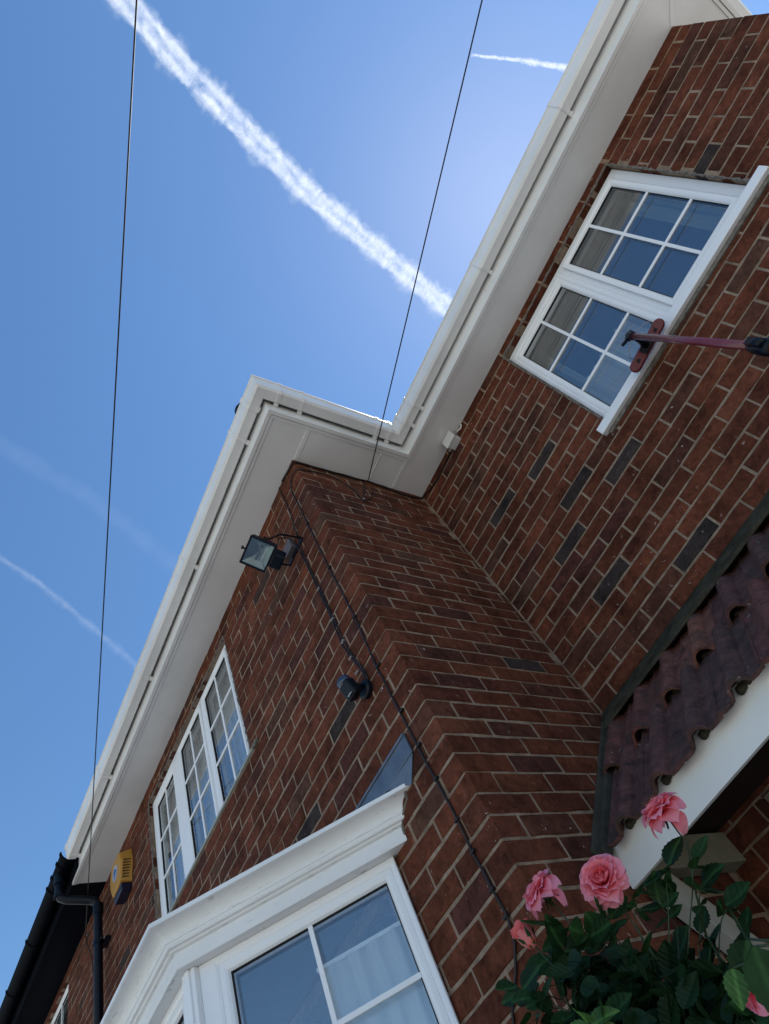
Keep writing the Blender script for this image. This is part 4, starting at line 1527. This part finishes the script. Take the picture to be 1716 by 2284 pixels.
def rose(root, p, axis, size, seed, sets, openness=1.0, stems=None, base=None, drooping=None):
    rg = random.Random(seed)
    fl_ = part('flower', root)
    axis = axis.normalized()
    a1 = axis.orthogonal().normalized()
    a2 = axis.cross(a1)
    rings = ((0, 5, 7, .003), (0, 6, 15, .006), (1, 7, 22, .007), (2, 8, 36, .008), (2, 8, 50, .008), (3, 8, 64, .007), (4, 7, 84, .006))
    for r, cnt, tilt, off in rings:
        for k in range(cnt):
            az = 2 * math.pi * (k + 0.5 * (r % 2)) / cnt + rg.uniform(-.22, .22) + r * .7
            ti = math.radians(min(108, (tilt + rg.uniform(-7, 7)) * openness))
            rad = a1 * math.cos(az) + a2 * math.sin(az)
            d = axis * math.cos(ti) + rad * math.sin(ti)
            nrm = axis * math.sin(ti) - rad * math.cos(ti)      # towards the heart of the flower
            o = mesh_obj('petal', rg.choice(sets[r]), fl_)
            o.matrix_local = orient(p + rad * off * size - axis * .004, d, nrm, size * rg.uniform(.92, 1.08))
    if drooping is not None:
        for dd in drooping:
            dd = Vector(dd)
            o = mesh_obj('petal', sets[4][1], fl_)
            o.matrix_local = orient(p - axis * .008, dd, axis + dd * .2, size * 1.1)
    sp = MB()
    sp.lathe(p - axis * .016, axis, [(.0025, -.004), (.0055, 0), (.0065, .006), (.0045, .012)], 10)
    sp.obj('hip', M_STEM, fl_, True)
    for k in range(5):
        az = 2 * math.pi * k / 5 + seed
        rad = a1 * math.cos(az) + a2 * math.sin(az)
        o = mesh_obj('sepal', LEAVES[k % 7], fl_)
        o.matrix_local = orient(p - axis * .010, rad * .7 - axis * .8, axis + rad, .45) @ Matrix.Diagonal((.35, 1, 1, 1))
    if stems is not None and base is not None:
        b = Vector(base)
        a = p - axis * .016
        stems.append(([a, a - axis * .03 + (b - a) * .1, a.lerp(b, .5) - axis * .012, b], 0.0022))
    return fl_

rb = thing('rose_bush', 'tall rose bush with pink open blooms and dark green leaves in front of the porch', 'rose bush', (-0.86, 0.98, GZ))
stems = []
ROSE_T, ROSE_M, ROSE_L = Vector((-.574, 1.026, .424)), Vector((-.671, .919, .379)), Vector((-.738, .853, .410))
rose(rb, ROSE_T, Vector((.10, -.50, 1.0)), 0.78, 1, PS1, .95, stems, (-.655, 1.04, .27), drooping=[(.55, .25, -.75)])
rose(rb, ROSE_M, Vector((.55, -.85, -.12)) + Vector((.0, 0, .35)), 0.80, 2, PS1, .90, stems, (-.70, .96, .20))
rose(rb, ROSE_L, Vector((-.1, -.55, .9)), 0.70, 3, PS2, .86, stems, (-.78, .88, .22), drooping=[(.7, .4, -.3)])
rose(rb, Vector((-.683, .908, .160)), Vector((0, -.3, .9)), 0.75, 5, PS2, .9, stems, (-.72, .95, 0.02))
# bud
bud = part('flower', rb)
BP, BA = Vector((-.783, .827, .366)), Vector((-.28, -.10, .95)).normalized()
m = MB()
m.lathe(BP, BA, [(.003, -.014), (.0105, -.006), (.0135, .004), (.0135, .014), (.0105, .022), (.005, .0275), (.0012, .029)], 14)
m.obj('bud_core', M_BUDP, bud, True)
for k in range(5):
    az = k * 1.2566
    a1 = BA.orthogonal().normalized(); a2 = BA.cross(a1)
    rad = a1 * math.cos(az) + a2 * math.sin(az)
    o = mesh_obj('petal', petal_mesh(900 + k, .034, .026, .1, .95, M_BUDP, .5), bud)
    o.matrix_local = orient(BP - BA * .010 + rad * .0095, BA + rad * .13, -rad, 1.0)
    o = mesh_obj('sepal', LEAVES[k], bud)
    o.matrix_local = orient(BP - BA * .014 + rad * .006, BA * .9 + rad * .5, -rad, .55) @ Matrix.Diagonal((.4, 1, 1, 1))
stems.append(([BP - BA * .014, BP - BA * .05, Vector((-.80, .85, .25)), Vector((-.80, .90, .10))], .0022))
# canes down to the ground
BASE = Vector((-.88, .98, GZ))
for top, r in (((-.655, 1.04, .27), .004), ((-.70, .96, .20), .0045), ((-.78, .88, .22), .004), ((-.80, .90, .10), .0045), ((-.72, .95, .02), .005), ((-.60, 1.05, .28), .004)):
    t = Vector(top)
    o_ = BASE + Vector((random.uniform(-.05, .05), random.uniform(-.05, .05), 0))
    stems.append(([t, t.lerp(o_, .25) + Vector((.02, 0, .03)), t.lerp(o_, .6), o_], r))
ANCH = [(-0.585, 1.032, 0.362), (-0.616, 1.008, 0.377), (-0.615, 1.047, 0.336), (-0.605, 1.053, 0.297), (-0.665, 1.052, 0.3), (-0.616, 1.067, 0.264), (-0.714, 1.043, 0.306), (-0.664, 1.0, 0.351), (-0.663, 0.98, 0.37), (-0.716, 0.902, 0.338), (-0.715, 0.873, 0.346), (-0.76, 0.86, 0.349), (-0.743, 0.868, 0.368), (-0.779, 0.841, 0.356), (-0.81, 0.79, 0.335), (-0.786, 0.794, 0.313), (-0.767, 0.891, 0.326), (-0.724, 0.905, 0.312), (-0.704, 0.952, 0.294), (-0.709, 1.004, 0.277), (-0.703, 0.873, 0.258), (-0.706, 0.808, 0.242), (-0.69, 0.754, 0.24), (-0.746, 0.792, 0.268), (-0.703, 0.881, 0.229), (-0.698, 0.949, 0.23), (-0.668, 0.993, 0.237), (-0.645, 0.967, 0.202), (-0.669, 0.916, 0.192), (-0.685, 0.863, 0.201), (-0.701, 0.82, 0.217), (-0.757, 0.756, 0.256), (-0.641, 1.045, 0.246), (-0.684, 1.071, 0.275), (-0.704, 0.927, 0.365), (-0.593, 0.912, 0.159), (-0.797, 0.773, 0.298), (-0.795, 0.915, 0.306), (-0.751, 0.999, 0.277), (-0.725, 1.045, 0.269)]
rg = random.Random(17)
nl = 0
for i, a in enumerate(ANCH):
    p = Vector(a) + Vector((0, 0, -.012))
    core = Vector((-.76, .98, p.z - .16))
    d = (p - core).normalized() + Vector((rg.uniform(-.5, .5), rg.uniform(-.6, .3), rg.uniform(-.3, .3)))
    q = p - d.normalized() * .045
    nl = compound_leaf(rb, q, d, rg, rg.uniform(.72, 1.02), young=(i in (22,)), nleaf=(3 if i % 3 == 0 else 5), stems=stems)
    stems.append(([q, q.lerp(core, .5), core], .0016))
while nl < 288:
    p = Vector((rg.uniform(-1.02, -.60), rg.uniform(.82, 1.22), rg.uniform(-.15, .26)))
    if p.z > .34 - abs(p.x + .74) * .5:
        continue
    d = Vector((rg.uniform(-1, 1), rg.uniform(-1, 1), rg.uniform(-.2, .6)))
    nl = compound_leaf(rb, p, d, rg, rg.uniform(.8, 1.1), nleaf=5, stems=stems)
m = MB()
for pts, r in stems:
    pts = [Vector(p) for p in pts]
    m.tube(pts, [r * .72 * (0.8 + .4 * i / max(1, len(pts) - 1)) for i in range(len(pts))], 6)
m.obj('stem', M_STEM, rb, True)
# lower foliage, below the picture's edge and in the shade behind: too many to pick apart
m = MB()
tmp = LEAVES[:3]
for i in range(3050):
    me = tmp[i % 3]
    if i >= 2600:
        p = Vector((rg.uniform(-.86, -.68), rg.uniform(.79, .93), rg.uniform(.08, .31)))
        if p.z > .315 - abs(p.x + .74) * .5:
            continue
    elif i < 500:
        p = Vector((rg.gauss(-.88, .17), rg.gauss(1.02, .15), rg.uniform(-.9, .10)))
    else:
        p = Vector((rg.uniform(-1.10, -.60), rg.uniform(.84, 1.20), rg.uniform(.02, .40)))
        q = p.y / 0.95
        if p.z > .290 * q - abs(p.x + .745 * q) * .55:
            continue
    M = orient(p, Vector((rg.uniform(-1, 1), rg.uniform(-1, 1), rg.uniform(-.8, .4))), UP * .5 + Vector((.3, -.6, 0)) + Vector((rg.uniform(-.6, .6), rg.uniform(-.6, .6), 0)), rg.uniform(.7, 1.05))
    m.add([M @ v.co for v in me.vertices], [tuple(f.vertices) for f in me.polygons])
me = bpy.data.meshes.new('foliage')
me.from_pydata(m.v, [], m.f)
me.materials.append(M_LEAF)
o = mesh_obj('foliage', me, rb)
o['kind'] = 'stuff'
reroot(rb)

# second, nearer shoot at the right edge
rs = thing('rose_shoot', 'near rose shoot at the right edge, large light green leaves half hiding a bloom', 'rose shoot', (-.33, .62, GZ))
stems = []
rose(rs, Vector((-.488, .799, .150)), Vector((-.6, -.3, .7)), 0.62, 8, PS2, 1.0, stems, (-.42, .76, .03))
big = [((-.418, .667, .142), (-.010, -.014, -.030), (.55, -.80, .1), .66, True), ((-.384, .662, .142), (-.02, .00, -.05), (.75, -.65, .1), 1.15, False),
       ((-.388, .672, .150), (-.05, .0, -.03), (.5, -.85, .0), .95, False), ((-.440, .715, .130), (.03, .02, -.04), (.3, -.85, .3), 1.1, False), ((-.40, .70, .09), (-.05, .0, -.02), (.2, -.8, .5), 1.2, False)]
for p, d, n_, s, yg in big:
    o = mesh_obj('leaf', (LEAVES_Y if yg else LEAVES)[1], rs)
    o.matrix_local = orient(Vector(p), Vector(d), Vector(n_), s)
    stems.append(([Vector(p), Vector(p).lerp(Vector((-.36, .68, .13)), .5), Vector((-.36, .68, .13))], .0012))
stems.append(([Vector((-.42, .76, .03)), Vector((-.36, .68, -.02)), Vector((-.31, .62, -.6)), Vector((-.33, .62, GZ))], .0035))
stems.append(([Vector((-.36, .68, .13)), Vector((-.33, .64, -.1)), Vector((-.31, .62, -.6))], .003))
m = MB()
for pts, r in stems:
    m.tube(pts, r, 6)
m.obj('stem', M_STEM, rs, True)
reroot(rs)

# ================================================================== CONTRAILS (9 km up)
def trail_material(name, dens, scale, lo, hi):
    m, n, l, b = new_mat(name)
    n.remove(b)
    geo = n.new('ShaderNodeNewGeometry')
    tc = n.new('ShaderNodeTexCoord')
    dot = n.new('ShaderNodeVectorMath')
    dot.operation = 'DOT_PRODUCT'
    l.new(geo.outputs['Incoming'], dot.inputs[0])
    l.new(geo.outputs['Normal'], dot.inputs[1])
    f = math_(n, l, 'POWER', math_(n, l, 'ABSOLUTE', dot.outputs['Value']), 2.2)
    ns = noise(n, l, geo.outputs['Position'], scale, 7, 0.62, 0.9)
    nr = ramp(n, l, ns, [(lo, 0.0), (hi, 1.0)])
    a = math_(n, l, 'MULTIPLY', math_(n, l, 'MULTIPLY', f, nr), dens)
    t = n.new('ShaderNodeBsdfTransparent')
    w_ = n.new('ShaderNodeBsdfTranslucent')
    w_.inputs['Color'].default_value = (1, 1, 1, 1)
    d = n.new('ShaderNodeBsdfDiffuse')
    d.inputs['Color'].default_value = (1, 1, 1, 1)
    s = n.new('ShaderNodeMixShader')
    s.inputs[0].default_value = 0.3
    l.new(w_.outputs[0], s.inputs[1])
    l.new(d.outputs[0], s.inputs[2])
    x = n.new('ShaderNodeMixShader')
    l.new(a, x.inputs[0])
    l.new(t.outputs[0], x.inputs[1])
    l.new(s.outputs[0], x.inputs[2])
    l.new(x.outputs[0], n['Material Output'].inputs['Surface'])
    return m
def trail(name, label, pts, strands, mat, seed, puff=0.25, step=45.0):
    t = thing(name, label, 'contrail', (*pts[0], 9000), 'contrails in the sky')
    rg = random.Random(seed)
    P = [Vector((x, y, 9000)) for x, y in pts]
    for off, w0, w1 in strands:
        line, rad = [], []
        tot = sum((b - a).length for a, b in zip(P, P[1:]))
        acc = 0
        ph = rg.uniform(0, 6)
        for a, b in zip(P, P[1:]):
            L = (b - a).length
            d = (b - a).normalized()
            sd_ = Vector((d.y, -d.x, 0))
            n = max(2, int(L / step))
            for i in range(n):
                s = (acc + L * i / n) / tot
                k = math.sin((acc + L * i / n) / 105.0 + ph) * puff + rg.uniform(-puff, puff) * .6
                line.append(a.lerp(b, i / n) + sd_ * (off + rg.uniform(-8, 8)))
                rad.append((w0 + (w1 - w0) * s) * (1 + k))
            acc += L
        m = MB()
        m.tube(line, rad, 20, False)
        m.obj('vapour', mat, t, True)
    reroot(t)
TD_MAT = trail_material('vapour_dense', 0.25, 0.0060, 0.34, 0.74)
trail('contrail', 'broad bright double vapour trail crossing the sky diagonally to the white gutter', [(1380, -900), (1063, 7), (772, 742), (506, 1620), (273, 2410), (58, 3427), (-156, 4500), (-272, 5094), (-520, 6300), (-900, 8200)],
      [(-74, 76, 108), (-64, 50, 78), (-84, 56, 82), (78, 82, 114), (64, 52, 80), (88, 58, 88), (0, 90, 130), (0, 165, 210)], TD_MAT, 1, 0.34, 38)
trail('contrail', 'short bright vapour trail near the top ending behind the gutter on the right', [(2600, 3850), (2663, 3985), (2895, 4504), (3162, 5179), (3700, 6500)], [(0, 14, 90), (10, 10, 70)], trail_material('vapour_short', 0.5, 0.009, 0.3, 0.62), 2, 0.3)
trail('contrail', 'very faint wide vapour trail above the other one at the left edge', [(-4000, -900), (-4304, -137), (-4855, 1211), (-5774, 2809), (-6500, 4000)], [(0, 150, 190)], trail_material('vapour_faint', 0.030, 0.002, 0.2, 0.9), 3, 0.1)
trail('contrail', 'thin faint vapour trail low on the left beside the overhead wire', [(-5700, -500), (-6072, 208), (-6485, 906), (-7128, 1756), (-7921, 2769), (-9000, 4000)], [(0, 55, 110), (12, 30, 60)], trail_material('vapour_thin', 0.075, 0.004, 0.25, 0.8), 4, 0.2)
